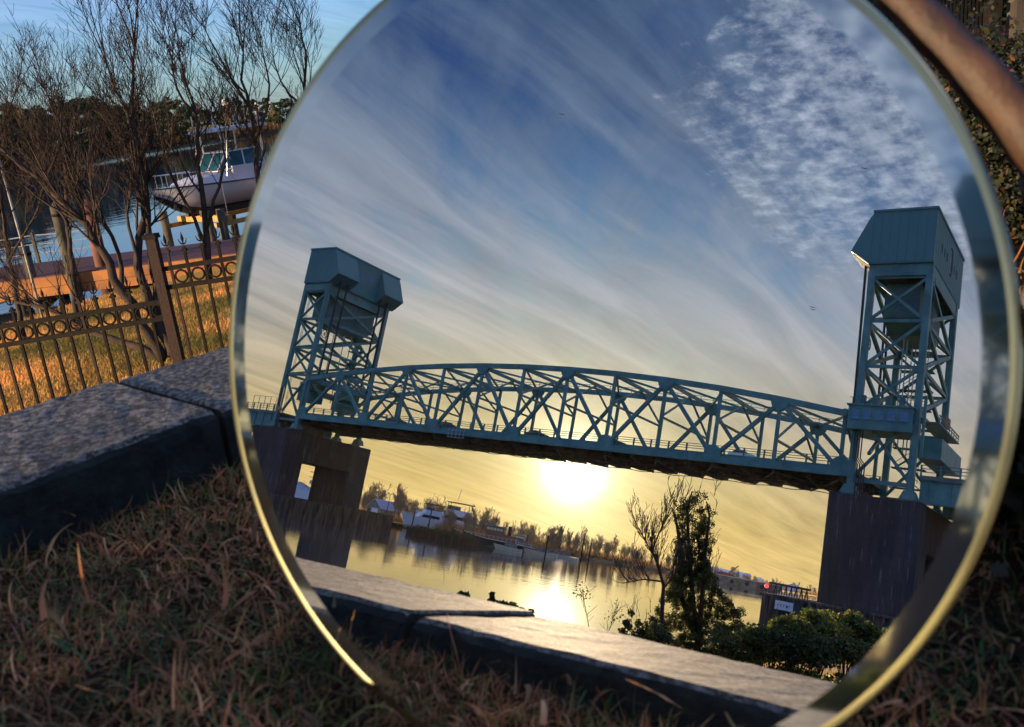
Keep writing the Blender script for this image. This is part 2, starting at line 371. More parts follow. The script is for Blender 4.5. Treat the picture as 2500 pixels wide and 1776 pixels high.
def rough_block(mb,p0,d,nrm,L,wd,zt,zb,seed):
    """a block with slightly worn edges; p0 front corner"""
    rs=np.random.RandomState(seed); nx,ny=max(2,int(L/.02))+2,12; ch=.009
    top=[];xs=np.concatenate([[0],np.linspace(.006,L-.006,nx-2),[L]]); ys=np.concatenate([[0],np.linspace(.006,wd-.006,ny-2),[wd]])
    V=[];F=[]
    ed=lambda : rs.normal(0,.0016)
    for i,x in enumerate(xs):
        for j,y in enumerate(ys):
            z=zt+rs.normal(0,.00045); yy=y; xx=x
            if j in(0,ny-1): z-=.0035+abs(ed())*.8; 
            if i in(0,nx-1): z-=.003; xx=x+(0.002 if i==0 else -.002)
            V.append(p0+d*xx+nrm*yy+np.array([0,0,z-p0[2]]))
    for i in range(nx-1):
        for j in range(ny-1): F.append((i*ny+j,(i+1)*ny+j,(i+1)*ny+j+1,i*ny+j+1))
    base=len(V)
    ring=[(i,0) for i in range(nx)]+[(nx-1,j) for j in range(1,ny)]+[(i,ny-1) for i in range(nx-2,-1,-1)]+[(0,j) for j in range(ny-2,0,-1)]
    k=len(ring)
    for (dz_,off) in ((-ch,-.004),(zb-zt,-.003)):
        for (i,j) in ring:
            x=xs[i];y=ys[j]; oy=(off if j==0 else (-off if j==ny-1 else 0)); ox=0
            V.append(p0+d*(x+ox)+nrm*(y+oy+ (ed() if j in(0,ny-1) else 0))+np.array([0,0,zt+dz_-.003-p0[2]]))
    top_ids=[i*ny+j for (i,j) in ring]
    for a in range(k):
        b_=(a+1)%k; F.append((top_ids[a],base+a,base+b_,top_ids[b_])); F.append((base+a,base+k+a,base+k+b_,base+b_))
    F.append(tuple(base+k+a for a in range(k)))
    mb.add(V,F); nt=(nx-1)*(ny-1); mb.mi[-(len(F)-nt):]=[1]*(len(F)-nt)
def stone_wall(label,p,d,nrm,wd,L,joints,seed):
    t=thing('stone_wall',label,'wall',(p[0],p[1],-.4))
    b=MB(); q=p.copy(); q[2]=0
    P=[q+nrm*.02,q+d*L+nrm*.02,q+d*L+nrm*(wd-.02),q+nrm*(wd-.02)]
    b.add([x+np.array([0,0,-.9]) for x in P]+[x+np.array([0,0,CT-.112]) for x in P],[(3,2,1,0),(4,5,6,7),(0,1,5,4),(1,2,6,5),(2,3,7,6),(3,0,4,7)])
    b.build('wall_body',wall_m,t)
    js=[0]+joints+[L]
    for i,(a,c) in enumerate(zip(js[:-1],js[1:])):
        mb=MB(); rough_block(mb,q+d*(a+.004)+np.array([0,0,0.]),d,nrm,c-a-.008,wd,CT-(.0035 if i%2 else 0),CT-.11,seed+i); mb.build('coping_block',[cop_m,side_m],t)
    return t
jA=float((atz(419,965,CT)-K_f)@dA); jB=float((amz(1027,1493,CT)-K_f)@dB)
print('joint A',jA,'B',jB)
LA=4.4; stone_wall('low wall with speckled granite coping running from the lower left behind the mirror',K_f,dA,nA,wA,LA,[j for j in np.arange(jA-.62*3,LA-.2,.62) if j>.15],3)
stone_wall('low wall with speckled granite coping seen crossing the lower part of the mirror',K_f,dB,nB,wB,5.2,[j for j in np.arange(jB-.75*3,5,.75) if j>.15],40)
# corner block
t=thing('corner_stone','granite corner stone where the two low walls meet','stone',(K_f[0],K_f[1],-.4))
b=MB(); k1=K_f+nB*wB; k2=K_b; k3=K_f+nA*wA
# the wall ends are butted: fill the wedge between the two wall ends
b.add([(*(K_f[:2]-(K_b-K_f)[:2]*.0),-.9),(*k1[:2],-.9),(*k2[:2],-.9),(*k3[:2],-.9),(*K_f[:2],CT-.004),(*k1[:2],CT-.004),(*k2[:2],CT-.004),(*k3[:2],CT-.004)],[(3,2,1,0),(4,5,6,7),(0,1,5,4),(1,2,6,5),(2,3,7,6),(3,0,4,7)])
b.build('stone_block',cop_m,t)
# ---------- the round bevelled mirror ----------
NC=NM; va=np.cross(NC,[0,1,0]); va/=np.linalg.norm(va); vb=np.cross(va,NC)
MCc=CAM+WD@(np.array([.01986,.00778,1.15275])*DM); MR=.5622*DM
wa=WD@va; wb=WD@vb
def ringmesh(prof,n=320):
    V=[];k=len(prof)
    for i in range(n):
        t_=2*math.pi*i/n; e=math.cos(t_)*wa+math.sin(t_)*wb
        for (r,h) in prof: V.append(MCc+e*r+NW*h)
    F=[(i*k+j,((i+1)%n)*k+j,((i+1)%n)*k+j+1,i*k+j+1) for i in range(n) for j in range(k-1)]
    return V,F
def disc(r,h,n=320):
    return [MCc+(math.cos(2*math.pi*i/n)*wa+math.sin(2*math.pi*i/n)*wb)*r+NW*h for i in range(n)],[tuple(range(n))]
def gloss(name,col,rough,bump=0):
    m=bpy.data.materials.new(name); m.use_nodes=True; t=NT(m.node_tree); b=t.n['Principled BSDF']
    b.inputs['Base Color'].default_value=(*col,1); b.inputs['Metallic'].default_value=1; b.inputs['Roughness'].default_value=rough
    return m
def _uneven(m,sc_,st_,d_):
    t=NT(m.node_tree); b=t.n['Principled BSDF']; g=t.a('ShaderNodeNewGeometry'); n=t.a('ShaderNodeTexNoise',ins={'Vector':(g,'Position'),'Scale':sc_,'Detail':3}); bp=t.a('ShaderNodeBump',ins={'Strength':st_,'Distance':d_,'Height':n}); t.l.new(bp.outputs[0],b.inputs['Normal']); return m
silver=gloss('silvered_glass',(.93,.94,.95),0.0); bev=gloss('bevelled_glass',(.84,.90,.92),.045); edg=_uneven(gloss('polished_edge',(.50,.50,.34),.10),45,.5,.00010); _uneven(bev,30,.3,.00005)
mt=thing('round_mirror','large round glass mirror standing in dry grass with the lift bridge in it','mirror',MCc)
BW=.0115; tl=math.tan(math.radians(2.5))
V,Fc=disc(MR-BW-.0055,0); MB().add(V,Fc).build('mirror_face',silver,mt)
V,Fc=ringmesh([(MR-BW-.0055+BW*i/3,BW*i/3*tl) for i in range(4)]); MB().add(V,Fc).build('bevel',bev,mt,smooth=True)
h1=BW*tl
V,Fc=ringmesh([(MR-.0055,h1+.00002),(MR-.0038,h1+.00020),(MR-.002,h1+.00036),(MR-.0010,h1+.00038),(MR-.0002,h1-.0003),(MR,h1-.002),(MR-.0008,h1-.006)]); MB().add(V,Fc).build('polished_edge',edg,mt,smooth=True)
V,Fc=ringmesh([(MR-.0008,h1-.006),(MR-.004,-.0075),(.001,-.0075)],160); MB().add(V,Fc).build('mirror_back',mat('backing',(.03,.028,.026),rough=.7),mt)
# ---------- grass in the planter ----------
def blades(name,pts,hts,wid,matl,rs,lie=.5,seg=4,curl=1.0,kind='stuff'):
    n=len(pts); az=rs.uniform(0,2*math.pi,n); lean=rs.beta(1.3,1.3,n)*lie+.1; cu=rs.normal(.6,.5,n)*curl
    pos=pts.copy(); th=lean.copy(); V=np.zeros((n,(seg+1)*2,3)); daz=rs.normal(0,1.1,n)
    for k in range(seg+1):
        side=np.stack([-np.sin(az),np.cos(az),rs.normal(0,.25,n)],1)
        w_=wid*(1-(k/seg)**1.6*.92)*.5
        V[:,2*k]=pos-side*w_[:,None]; V[:,2*k+1]=pos+side*w_[:,None]
        stp=hts/seg; pos=pos+np.stack([np.sin(th)*np.cos(az),np.sin(th)*np.sin(az),np.cos(th)],1)*stp[:,None]
        th=np.minimum(th+cu/seg,2.0); az=az+daz/seg
    base=np.arange(n)*(seg+1)*2
    F=np.concatenate([np.stack([base+2*k,base+2*k+1,base+2*k+3,base+2*k+2],1) for k in range(seg)])
    me=bpy.data.meshes.new(name); me.vertices.add(V.shape[0]*V.shape[1]); me.vertices.foreach_set('co',V.astype(np.float32).ravel())
    me.loops.add(F.size); me.loops.foreach_set('vertex_index',F.astype(np.int32).ravel())
    me.polygons.add(len(F)); me.polygons.foreach_set('loop_start',np.arange(0,F.size,4,dtype=np.int32)); me.polygons.foreach_set('loop_total',np.full(len(F),4,np.int32))
    me.materials.append(matl); me.update(calc_edges=True)
    me.polygons.foreach_set('use_smooth',[True]*len(F))
    o=bpy.data.objects.new(name,me); C.objects.link(o); return o
def blade_mat(name,cols,trans=.25,nsc=.6):
    m=bpy.data.materials.new(name); m.use_nodes=True; t=NT(m.node_tree); b=t.n['Principled BSDF']
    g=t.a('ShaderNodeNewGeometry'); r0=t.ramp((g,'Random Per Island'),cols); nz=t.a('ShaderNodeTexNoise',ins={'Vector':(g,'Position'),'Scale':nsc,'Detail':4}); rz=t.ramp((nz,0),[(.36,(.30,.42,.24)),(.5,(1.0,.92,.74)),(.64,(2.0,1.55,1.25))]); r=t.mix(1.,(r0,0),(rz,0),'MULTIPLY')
    t.l.new(r.outputs[2],b.inputs['Base Color']); b.inputs['Roughness'].default_value=.55; b.inputs['Specular IOR Level'].default_value=.35
    tr=t.a('ShaderNodeBsdfTranslucent',ins={'Color':(r,2)}); mx=t.a('ShaderNodeMixShader',ins={0:trans,1:b,2:tr}); t.l.new(mx.outputs[0],t.n['Material Output'].inputs[0])
    return m
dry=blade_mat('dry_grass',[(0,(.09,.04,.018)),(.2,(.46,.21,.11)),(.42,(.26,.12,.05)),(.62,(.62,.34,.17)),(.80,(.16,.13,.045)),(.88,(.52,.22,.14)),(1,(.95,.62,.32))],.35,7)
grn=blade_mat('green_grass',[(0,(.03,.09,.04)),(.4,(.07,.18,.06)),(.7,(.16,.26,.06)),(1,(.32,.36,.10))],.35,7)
rs=np.random.RandomState(11)
def planter_pts(n,rmax,dens=None):
    P=np.stack([rs.uniform(-1.0,1.25,n),rs.uniform(-.7,2.0,n)],1) if rmax<2 else np.stack([rs.uniform(-1.3,3,n),rs.uniform(-2.5,3.5,n)],1)
    P=P[np.hypot(P[:,0],P[:,1]-.5)<rmax]
    X,Y=P[:,0]-K_f[0],P[:,1]-K_f[1]; P=P[np.maximum(X*nA[0]+Y*nA[1],X*nB[0]+Y*nB[1])<-.004]
    # keep out of the mirror itself and out of the lens
    Z=np.c_[P,np.full(len(P),.095)]; rel=Z-MCc; h=rel@NW; inpl=np.linalg.norm(rel-h[:,None]*NW,axis=1)
    P=P[~((np.abs(h)<.012)&(inpl<MR+.0))]
    keep=(P[:,0]<.33+.10*rs.normal(0,1,len(P)))|(rs.uniform(0,1,len(P))<.10)|(P[:,1]<.15); P=P[keep]
    return np.c_[P,landz(P[:,0],P[:,1])-.004]
gd_den=lambda P: vnoise(P[:,0],P[:,1],2.2,9)
def sel(P,lo): return P[gd_den(P)+rs.normal(0,.35,len(P))>lo]
P=planter_pts(330000,1.5); n=len(P)
o=blades('dry_grass',P,rs.gamma(3.2,.0055,n)+.007,rs.uniform(.0008,.0026,n),dry,rs,lie=1.6,curl=2.2,seg=5); tag(o,kind='stuff')
P=sel(planter_pts(170000,1.5),0.08); n=len(P)
o=blades('green_grass',P,rs.gamma(3.2,.0055,n)+.007,rs.uniform(.0010,.0028,n),grn,rs,lie=1.3,curl=1.5,seg=4); tag(o,kind='stuff')
P=planter_pts(60000,4.5); P=P[np.hypot(P[:,0],P[:,1]-.5)>1.4]; n=len(P)
o=blades('dry_grass',P,rs.gamma(5,.012,n)+.015,rs.uniform(.003,.006,n),dry,rs,lie=1.4,curl=.9,seg=3); tag(o,kind='stuff')
# a few broad dead leaves and thick stems lying on top
P=planter_pts(2500,1.3); P[:,2]+=rs.uniform(.006,.035,len(P)); n=len(P)
o=blades('dead_leaves',P,rs.uniform(.015,.065,n),rs.uniform(.002,.006,n),dry,rs,lie=2.6,curl=1.6,seg=6); tag(o,kind='stuff')
# sunlit lawn beyond the walls
def lawn_pts(n,x0,x1,y0,y1):
    P=np.stack([rs.uniform(x0,x1,n),rs.uniform(y0,y1,n)],1); z=landz(P[:,0],P[:,1]); dn=sdist(P[:,0],P[:,1],NEARS)
    X,Y=P[:,0]-K_f[0],P[:,1]-K_f[1]; o_=np.maximum(X*nA[0]+Y*nA[1],X*nB[0]+Y*nB[1])
    k=(dn>.3)&(o_>wA+.02); return np.c_[P,z][k]
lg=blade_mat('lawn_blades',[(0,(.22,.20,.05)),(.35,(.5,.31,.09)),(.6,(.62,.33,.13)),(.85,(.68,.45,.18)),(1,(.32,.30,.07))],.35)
P=lawn_pts(170000,-10,1.0,4.5,19); n=len(P)
o=blades('lawn_grass',P,rs.gamma(4,.009,n)+.015,rs.uniform(.006,.014,n),lg,rs,lie=.7,curl=.8,seg=2); tag(o,kind='stuff')
P=lawn_pts(70000,-24,-3,-32,-2); n=len(P)
o=blades('lawn_grass',P,rs.gamma(4,.014,n)+.01,rs.uniform(.008,.02,n),lg,rs,lie=1.1,curl=.8,seg=2); tag(o,kind='stuff')
# ---------- the vertical-lift bridge (bridge coordinates: s along, w across away from the viewer, z up from the reflected eye) ----------
BA0=np.array([-46.73,208.69]);bax=np.array([.7953,-.60622]);bpn=np.array([.60622,.7953])
BM=np.array([[bax[0],bpn[0],0],[bax[1],bpn[1],0],[0,0,1.]])
def TB(v):
    v=np.asarray(v,float)@BM.T; v=v+np.array([BA0[0],BA0[1],0]); return CV+v@V2.T
def B(): return MB(T=TB)
def bp(s,w,z): return TB(np.array([[s,w,z]]))[0]
steel=mat('blue_steel',(.115,.235,.215),rough=.5,scale=.35,var=.12,bump=.25,bscale=3,col2=(.055,.14,.13),sub='rust')
steel_d=mat('blue_steel_dark',(.075,.16,.15),rough=.6,scale=.5,var=.2,col2=(.05,.11,.11))  # darker blue steel for trim, rails, stairs and fittings
sheet=mat('house_cladding',(.085,.185,.18),rough=.55,scale=.25,var=.1,stretch=(1,1,.35),col2=(.065,.165,.16))
under=mat('deck_underside',(.09,.075,.055),rough=.8,scale=.6,var=.4)
cabl=mat('lift_cable',(.025,.028,.03),rough=.6)
glassd=mat('window_pane',(.03,.10,.22),rough=.15,spec=.8,var=.2)
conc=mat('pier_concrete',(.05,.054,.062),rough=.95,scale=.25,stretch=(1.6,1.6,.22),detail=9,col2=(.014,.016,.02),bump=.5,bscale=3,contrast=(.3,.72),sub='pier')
asph=mat('bridge_deck',(.16,.15,.14),rough=.8,scale=.5)
brown=mat('rust_panel',(.30,.17,.09),rough=.8,scale=2,col2=(.14,.10,.08))
W0,W1=0.,20.5
def utop(s):
    i=s/10.36; return 28.0+5.2*(1-((i-6)/6)**2)
# lift span
lift=thing('lift_span','long arched teal truss lift span between the two tall lift towers','bridge',bp(62,10,18.4))
def zt(i): return 28.0+5.2*(1-((i-6)/6)**2)
for w_ in (W0,W1):
    for i in range(12):
        s0,s1=i*10.36,(i+1)*10.36
        b=B(); b.bar((s0,w_,zt(i)-.45),(s1,w_,zt(i+1)-.45),.75,.95); b.build('upper_chord',steel,lift)
        b=B(); 
        if i%2==0: b.bar((s0,w_,18.6),(s1,w_,zt(i+1)-.9),.6,.62)
        else: b.bar((s0,w_,zt(i)-.9),(s1,w_,18.6),.6,.62)
        b.build('diagonal',steel,lift)
    b=B(); b.box((-1,w_-.4,17.8),(125.3,w_+.4,18.95)); b.build('lower_chord',steel,lift)
    for i in range(13):
        s=i*10.36; b=B(); b.bar((s,w_,18.5),(s,w_,zt(i)-.6),.52,.52,up=(1,0,0))
        b.build('vertical',steel,lift)
        b=B()
        if i%2==0: b.prism([(s-1.7,17.82),(s+1.7,17.82),(s+1.4,19.9),(s+.5,20.7),(s-.5,20.7),(s-1.4,19.9)],1,w_-.44,w_+.44)
        else:
            z=zt(i); b.prism([(s-1.6,z-.5),(s+1.6,z-.5),(s+1.3,z-1.5),(s+.5,z-2.3),(s-.5,z-2.3),(s-1.3,z-1.5)],1,w_-.42,w_+.42)
        b.build('gusset_plate',steel,lift)
for i in range(13):
    s=i*10.36; z=zt(i)
    b=B(); b.bar((s,W0+.4,z-.8),(s,W1-.4,z-.8),.45,.6); 
    # sway frame
    zm=z-5.2 if i%2 else z-4.2
    if 0<i<12:
        b.bar((s,W0+.3,zm-1.6),(s,10.25,z-1.2),.3); b.bar((s,W1-.3,zm-1.6),(s,10.25,z-1.2),.3); b.bar((s,W0+.3,zm-1.9),(s,W1-.3,zm-1.9),.36)
    b.build('sway_frame',steel,lift)
for i in range(12):
    s0,s1=i*10.36,(i+1)*10.36; b=B(); zm=(zt(i)+zt(i+1))/2-1.
    b.bar((s0,W0+.4,zt(i)-.75),(s1,W1-.4,zt(i+1)-.75),.34); b.bar((s0,W1-.4,zt(i)-.82),(s1,W0+.4,zt(i+1)-.82),.34)
    b.build('top_bracing',steel,lift)
# portal ends with lightening holes
for s in (0,124.32):
    b=B(); b.box((s-.3,W0-.5,27.0),(s+.3,W1+.5,28.2)); b.bar((s,.4,26.9),(s,5,24),.5); b.bar((s,W1-.4,26.9),(s,W1-5,24),.5); b.build('portal',steel,lift)
# walkway on the far upper chord
b=B()
for i in range(12):
    a0=np.array((i*10.36,W1,zt(i)+.05)); a1=np.array(((i+1)*10.36,W1,zt(i+1)+.05))
    for h in (.55,1.1): b.bar(a0+(0,0,h),a1+(0,0,h),.09)
    for k in range(4):
        p=a0+(a1-a0)*k/4; b.bar(p,p+(0,0,1.1),.09)
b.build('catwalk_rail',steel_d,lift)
# roadway
b=B(); b.box((-1.5,1.2,18.75),(125.8,W1-1.2,19.25)); b.build('roadway',asph,lift)
for w_ in (1.25,W1-1.25):
    b=B(); b.box((-1.5,w_-.15,18.3),(125.8,w_+.1,19.55)); b.build('deck_fascia',steel,lift)
    b=B()
    for k in range(38): s=-1+k*3.42; b.bar((s,w_,18.2),(s,w_,20.9),.24)
    for h in (20.05,20.45,20.85): b.bar((-1.5,w_,h),(125.8,w_,h),.10)
    b.build('railing',steel,lift)
b=B()
for i in range(25):
    s=i*5.18; b.prism([(.3,18.2),(20.2,18.2),(20.2,17.3),(15,16.7),(5.5,16.7),(.3,17.3)],0,s-.15,s+.15)
for w_ in (3,6,9,11.5,14.5,17.5): b.box((-1,w_-.15,17.4),(125.3,w_+.15,18.6))
b.build('floor_beams',under,lift)
b=B()
for i in range(12):
    s0,s1=i*10.36,(i+1)*10.36; b.bar((s0,.3,17.3),(s1,20.2,17.3),.3); b.bar((s0,20.2,17.2),(s1,.3,17.2),.3)
b.build('lower_bracing',under,lift)
b=B()
for w_,ph,zz in ((3.2,0,15.6),(4.4,1.3,15.2),(9,2.2,15.0)):
    pts=[(s,w_,zz+.9+.14*abs(math.sin(s*.45+ph))+.05*math.sin(s*.9+ph)) for s in np.linspace(1,123,150)]
    b.tube(pts,.07,4)
for k in range(26):
    s=3+k*4.8; b.bar((s,3.2,15.7),(s,3.2,17.4),.08)
b.build('utility_cable',cabl,lift)
b=B(); 
for k in range(5): b.bar((46.3+k*1.0,-.5,17.2),(46.3+k*1.0,-.5,19.2),.12)
for h in (17.3,18,18.7): b.bar((46,-.5,h),(50.6,-.5,h),.12)
b.build('maintenance_cage',mat('grey_galv',(.35,.38,.4),rough=.5),lift)
# towers
LV=[17.4,28.4,35.2,42.5,49.6]
def tower(label,s_out,s_in,sgn):
    """s_in = leg line next to the lift span, s_out = leg line on the approach side; sgn points to the span"""
    t=thing('lift_tower',label,'tower',bp((s_in+s_out)/2,10,14.6))
    lw=.95
    for s in (s_out,s_in):
        for w_ in (W0,W1):
            b=B(); b.box((s-lw/2,w_-lw/2,15.2),(s+lw/2,w_+lw/2,52)); b.prism([(s-1.3,15.3),(s+1.3,15.3),(s+.7,16.6),(s-.7,16.6)],1,w_-.9,w_+.9); b.build('leg',steel,t)
    # bracing on the two side faces and on the two end faces
    for w_ in (W0,W1):
        for a,c in zip(LV[:-1],LV[1:]):
            b=B(); b.bar((s_out,w_,c),(s_in,w_,c),.4,.5)
            if a>18: b.bar((s_out,w_,a),(s_in,w_,c),.42); b.bar((s_in,w_+.02,a),(s_out,w_+.02,c),.42)
            else: b.bar((s_out,w_,17.4),(s_in,w_,17.4),.5,.6); b.bar((s_in,w_,17.5),((s_in+s_out)/2,w_,22.8),.45); b.bar((s_out,w_,17.5),((s_in+s_out)/2,w_,22.8),.45); b.bar((s_in,w_,28.2),((s_in+s_out)/2,w_,22.8),.45); b.bar((s_out,w_,28.2),((s_in+s_out)/2,w_,22.8),.45)
            b.build('side_brace',steel,t)
    for s in (s_out,s_in):
        for a,c in zip(LV[1:-1],LV[2:]):
            b=B(); b.bar((s,W0,a),(s,W1,c),.5,.6); b.bar((s+.03,W1,a),(s+.03,W0,c),.5,.6); b.bar((s,W0,a),(s,W1,a),.45,.55)
            b.build('cross_brace',steel,t)
    # machinery house
    h=B()
    if sgn>0: a,c=s_out-.45,s_in+.45
    else: a,c=s_in-.45,s_out+.45
    h.box((a,-.9,51.9),(c,W1+1.9,60.3)); h.prism([(a-.15,60.3),(c+.15,60.3),(c+.15,60.7),(a-.15,60.7)],1,-1.05,W1+2.05)
    hs_=h.build('machinery_house',sheet,t)
    for (w0,w1) in ((-.95,6.2),(W1-5.0,W1+1.95)):
        b=B(); e=s_in+sgn*.4
        b.prism([(e,60.28),(e+sgn*.6,59.4),(e+sgn*3.1,53.9),(e+sgn*.35,51.9),(e,51.9)],1,w0,w1); b.build('hood',sheet,hs_)
        b=B()
        for k in range(5): w_=w0+1+k*1.25; b.bar((e+sgn*.4,w_,51.7),(e+sgn*3.0,w_,53.7),.18)
        b.build('hood_rib',steel_d,hs_)
    b=B(); b.box((a+.02,-.92,51.6),(c-.02,W1+1.92,51.9)); b.build('base_trim',steel_d,hs_)
    b=B()
    for k in range(1,7): x=a+(c-a)*k/7; b.box((x-.03,-.93,51.95),(x+.03,-.89,60.25))
    for k in range(1,16): w_=-.9+(W1+2.8)*k/16; b.box(((c if sgn<0 else a)-.035,w_-.03,51.95),((c if sgn<0 else a)+.035,w_+.03,60.25))
    b.build('panel_seams',steel_d,hs_)
    if sgn<0:
        for k in (-3,-2,-1,1,2,3):
            b=B(); wc=10.8+k*2.1; b.box((c-.02,wc-.38,55.2),(c+.04,wc+.38,56.6)); b.build('window',cabl,hs_)
        b=B(); b.bar((c+.05,12.6,54),(c+.05,12.6,58.4),.08); b.bar((c+.05,12.6,58.4),(c+.05,11.2,58.4),.08); b.bar((c+.05,12.6,54),(c+.05,11.2,54),.08); b.build('door_frame',cabl,hs_)
    else:
        for k in (8.6,12.6): b=B(); b.box((c-.02,k-.45,56.2),(c+.05,k+.45,57.5)); b.build('window',glassd,hs_)
    # plate band under the house
    b=B()
    b.box((a+.3,-.5,49.7),(c-.3,-.3,51.6)); b.box((a+.3,W1+.3,49.7),(c-.3,W1+.5,51.6)); b.box((s_in-.35,-.3,49.3),(s_in-.15,W1+.3,51.6)); b.box((s_out+.15,-.3,49.3),(s_out+.35,W1+.3,51.6))
    b.build('band_plate',steel,t)
    b=B(); b.box((min(s_in,s_out)+.4,.2,51.3),(max(s_in,s_out)-.4,W1-.2,51.55)); b.build('house_floor',under,t)
    # counterweight
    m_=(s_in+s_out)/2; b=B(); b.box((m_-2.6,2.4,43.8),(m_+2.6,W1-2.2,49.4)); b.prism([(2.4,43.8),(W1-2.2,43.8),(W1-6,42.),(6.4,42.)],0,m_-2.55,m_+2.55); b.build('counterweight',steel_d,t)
    b=B(); 
    for w_ in (1.9,4.3,W1-4.3,W1-1.9): b.bar((s_in+sgn*1.7,w_,53.2),(s_in+sgn*1.2,w_,28.2),.34); 
    b.build('hoist_cable',cabl,t)
    b=B()
    for w_ in (6,8.4,W1-8.4,W1-6): b.bar((m_,w_,42.2),(m_,w_,24),.16)
    b.build('balance_chain',mat('grey_galv',(.35,.38,.4)),t)
    # stairs and ladders
    b=B()
    for k in range(9):
        z0=19+k*3.3; d_=1 if k%2 else -1; x=m_; 
        b.bar((x-d_*2.1,W1-3.4,z0),(x+d_*2.1,W1-3.4,z0+3.3),.7,.14); b.bar((x-d_*2.1,W1-3.4,z0+1),(x+d_*2.1,W1-3.4,z0+4.3),.08); b.box((x-2.6,W1-4.2,z0-.06),(x+2.6,W1-2.4,z0+.06))
    for dx in (-.25,.25): b.bar((s_out+.3+dx,W0+1.4,18),(s_out+.3+dx,W0+1.4,50),.07)
    for k in range(60): b.bar((s_out+.05,W0+1.4,18.4+k*.52),(s_out+.55,W0+1.4,18.4+k*.52),.05)
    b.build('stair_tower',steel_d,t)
    # sheave wheel on the inner leg
    b=B(); cpt=np.array((s_in,1.9,39.3)); 
    ring=[cpt+np.array((0,1.0*math.cos(a_),1.0*math.sin(a_))) for a_ in np.linspace(0,2*math.pi,17)]
    b.tube(ring,.09,5,cap=False)
    for k in range(3): a_=k*math.pi/3; e_=np.array((0,math.cos(a_),math.sin(a_))); b.bar(cpt-e_,cpt+e_,.1)
    b.build('sheave_wheel',cabl,t)
    # machinery platform and cabin near deck level
    b=B(); 
    if sgn>0:
        b.box((m_-3,1.5,25.2),(m_+5.2,W1-1.5,25.5)); b.box((m_-1,2.2,22.6),(m_+3.4,6.5,27.2)); b.box((m_-1,W1-7,22.6),(m_+3.4,W1-2.2,27.2))
        for k in range(12): b.bar((m_+3.5,2.3+k*.37,22.7),(m_+3.5,2.3+k*.37,27.1),.08)
    else:
        b.box((s_out-.5,5,22.4),(s_out+2.8,W1+1,25.6)); b.box((s_out-.6,W0+5,27.9),(s_out+2.2,W1+1.5,28.1))
        for k in range(9): b.bar((s_out+2.1,5.5+k*2,28.1),(s_out+2.1,5.5+k*2,29.2),.12)
        b.bar((s_out+2.1,5,29.2),(s_out+2.1,W1+1.5,29.2),.14); b.bar((s_out+2.1,5,28.7),(s_out+2.1,W1+1.5,28.7),.1)
        b.bar((s_out+1,W0+.2,21.8),(s_out+1,W0+.2,31),.4)
    b.build('machine_platform',steel,t)
    if sgn<0:
        b=B(); b.box((s_out+2.3,8.2,28.2),(s_out+2.36,12.5,30)); b.build('rust_panel',brown,t)
    cx0,cx1=(s_in-.9,s_out-.2) if sgn<0 else (s_out-.2,s_in+.9)
    if sgn<0:
        b=B(); wn=-2.0; b.box((cx0,wn,24.9),(cx1,4.5,28.5)); cab=b.build('control_cabin',steel,t)
        b=B(); b.box((cx0-.25,wn-.25,28.5),(cx1+.25,4.8,28.75)); b.build('cabin_roof',steel,cab)
        L=cx1-cx0
        for k in range(5):
            c_=cx0+L*(.12+.19*k); b=B(); b.box((c_-.03-.55,wn-.06,26.45),(c_+.55,wn-.005,27.95)); f_=b.build('window',glassd,cab)
            b=B(); b.bar((c_-.6,wn-.09,26.4),(c_+.6,wn-.09,26.4),.1); b.bar((c_-.6,wn-.09,27.98),(c_+.6,wn-.09,27.98),.08)
            for q_ in (26.95,27.45): b.bar((c_-.6,wn-.08,q_),(c_+.6,wn-.08,q_),.05)
            b.build('sill',steel,cab)
        e=cx1 if sgn<0 else cx0
        for q_ in (-1.2,.2): b=B(); b.box((e-.03,q_,26.4),(e+.05,q_+.8,27.9)); b.build('window',glassd,cab)
        b=B(); 
        for k,(s_) in enumerate(np.linspace(cx0+.4,cx1-.4,8)): b.bar((s_,-1.7,28.75),(s_,-1.7,29.8),.07)
        b.bar((cx0,-1.7,29.8),(cx1,-1.7,29.8),.08)
        for s_ in np.linspace(cx0+1.5,cx1-2,4): b.box((s_-.35,-.4,28.8),(s_+.35,.5,30.1+.5*math.sin(s_*7)))
        b.build('roof_equipment',steel_d,t)
    b=B()
    for k in range(4): x=cx0+1.2+k*.35; b.tube([(x,-1.2,24.9),(x,-1.2,20.6),(x+.8,-1.4,19.6),(x+.8,-1.4,15)],.1,5)
    b.build('conduit',cabl,t)
    return t
tower('smaller farther lift tower at the left end of the lift span',-8.85,-.75,1)
tower('taller nearer lift tower at the right end with the blue windowed control cabin',134.5,126.1,-1)
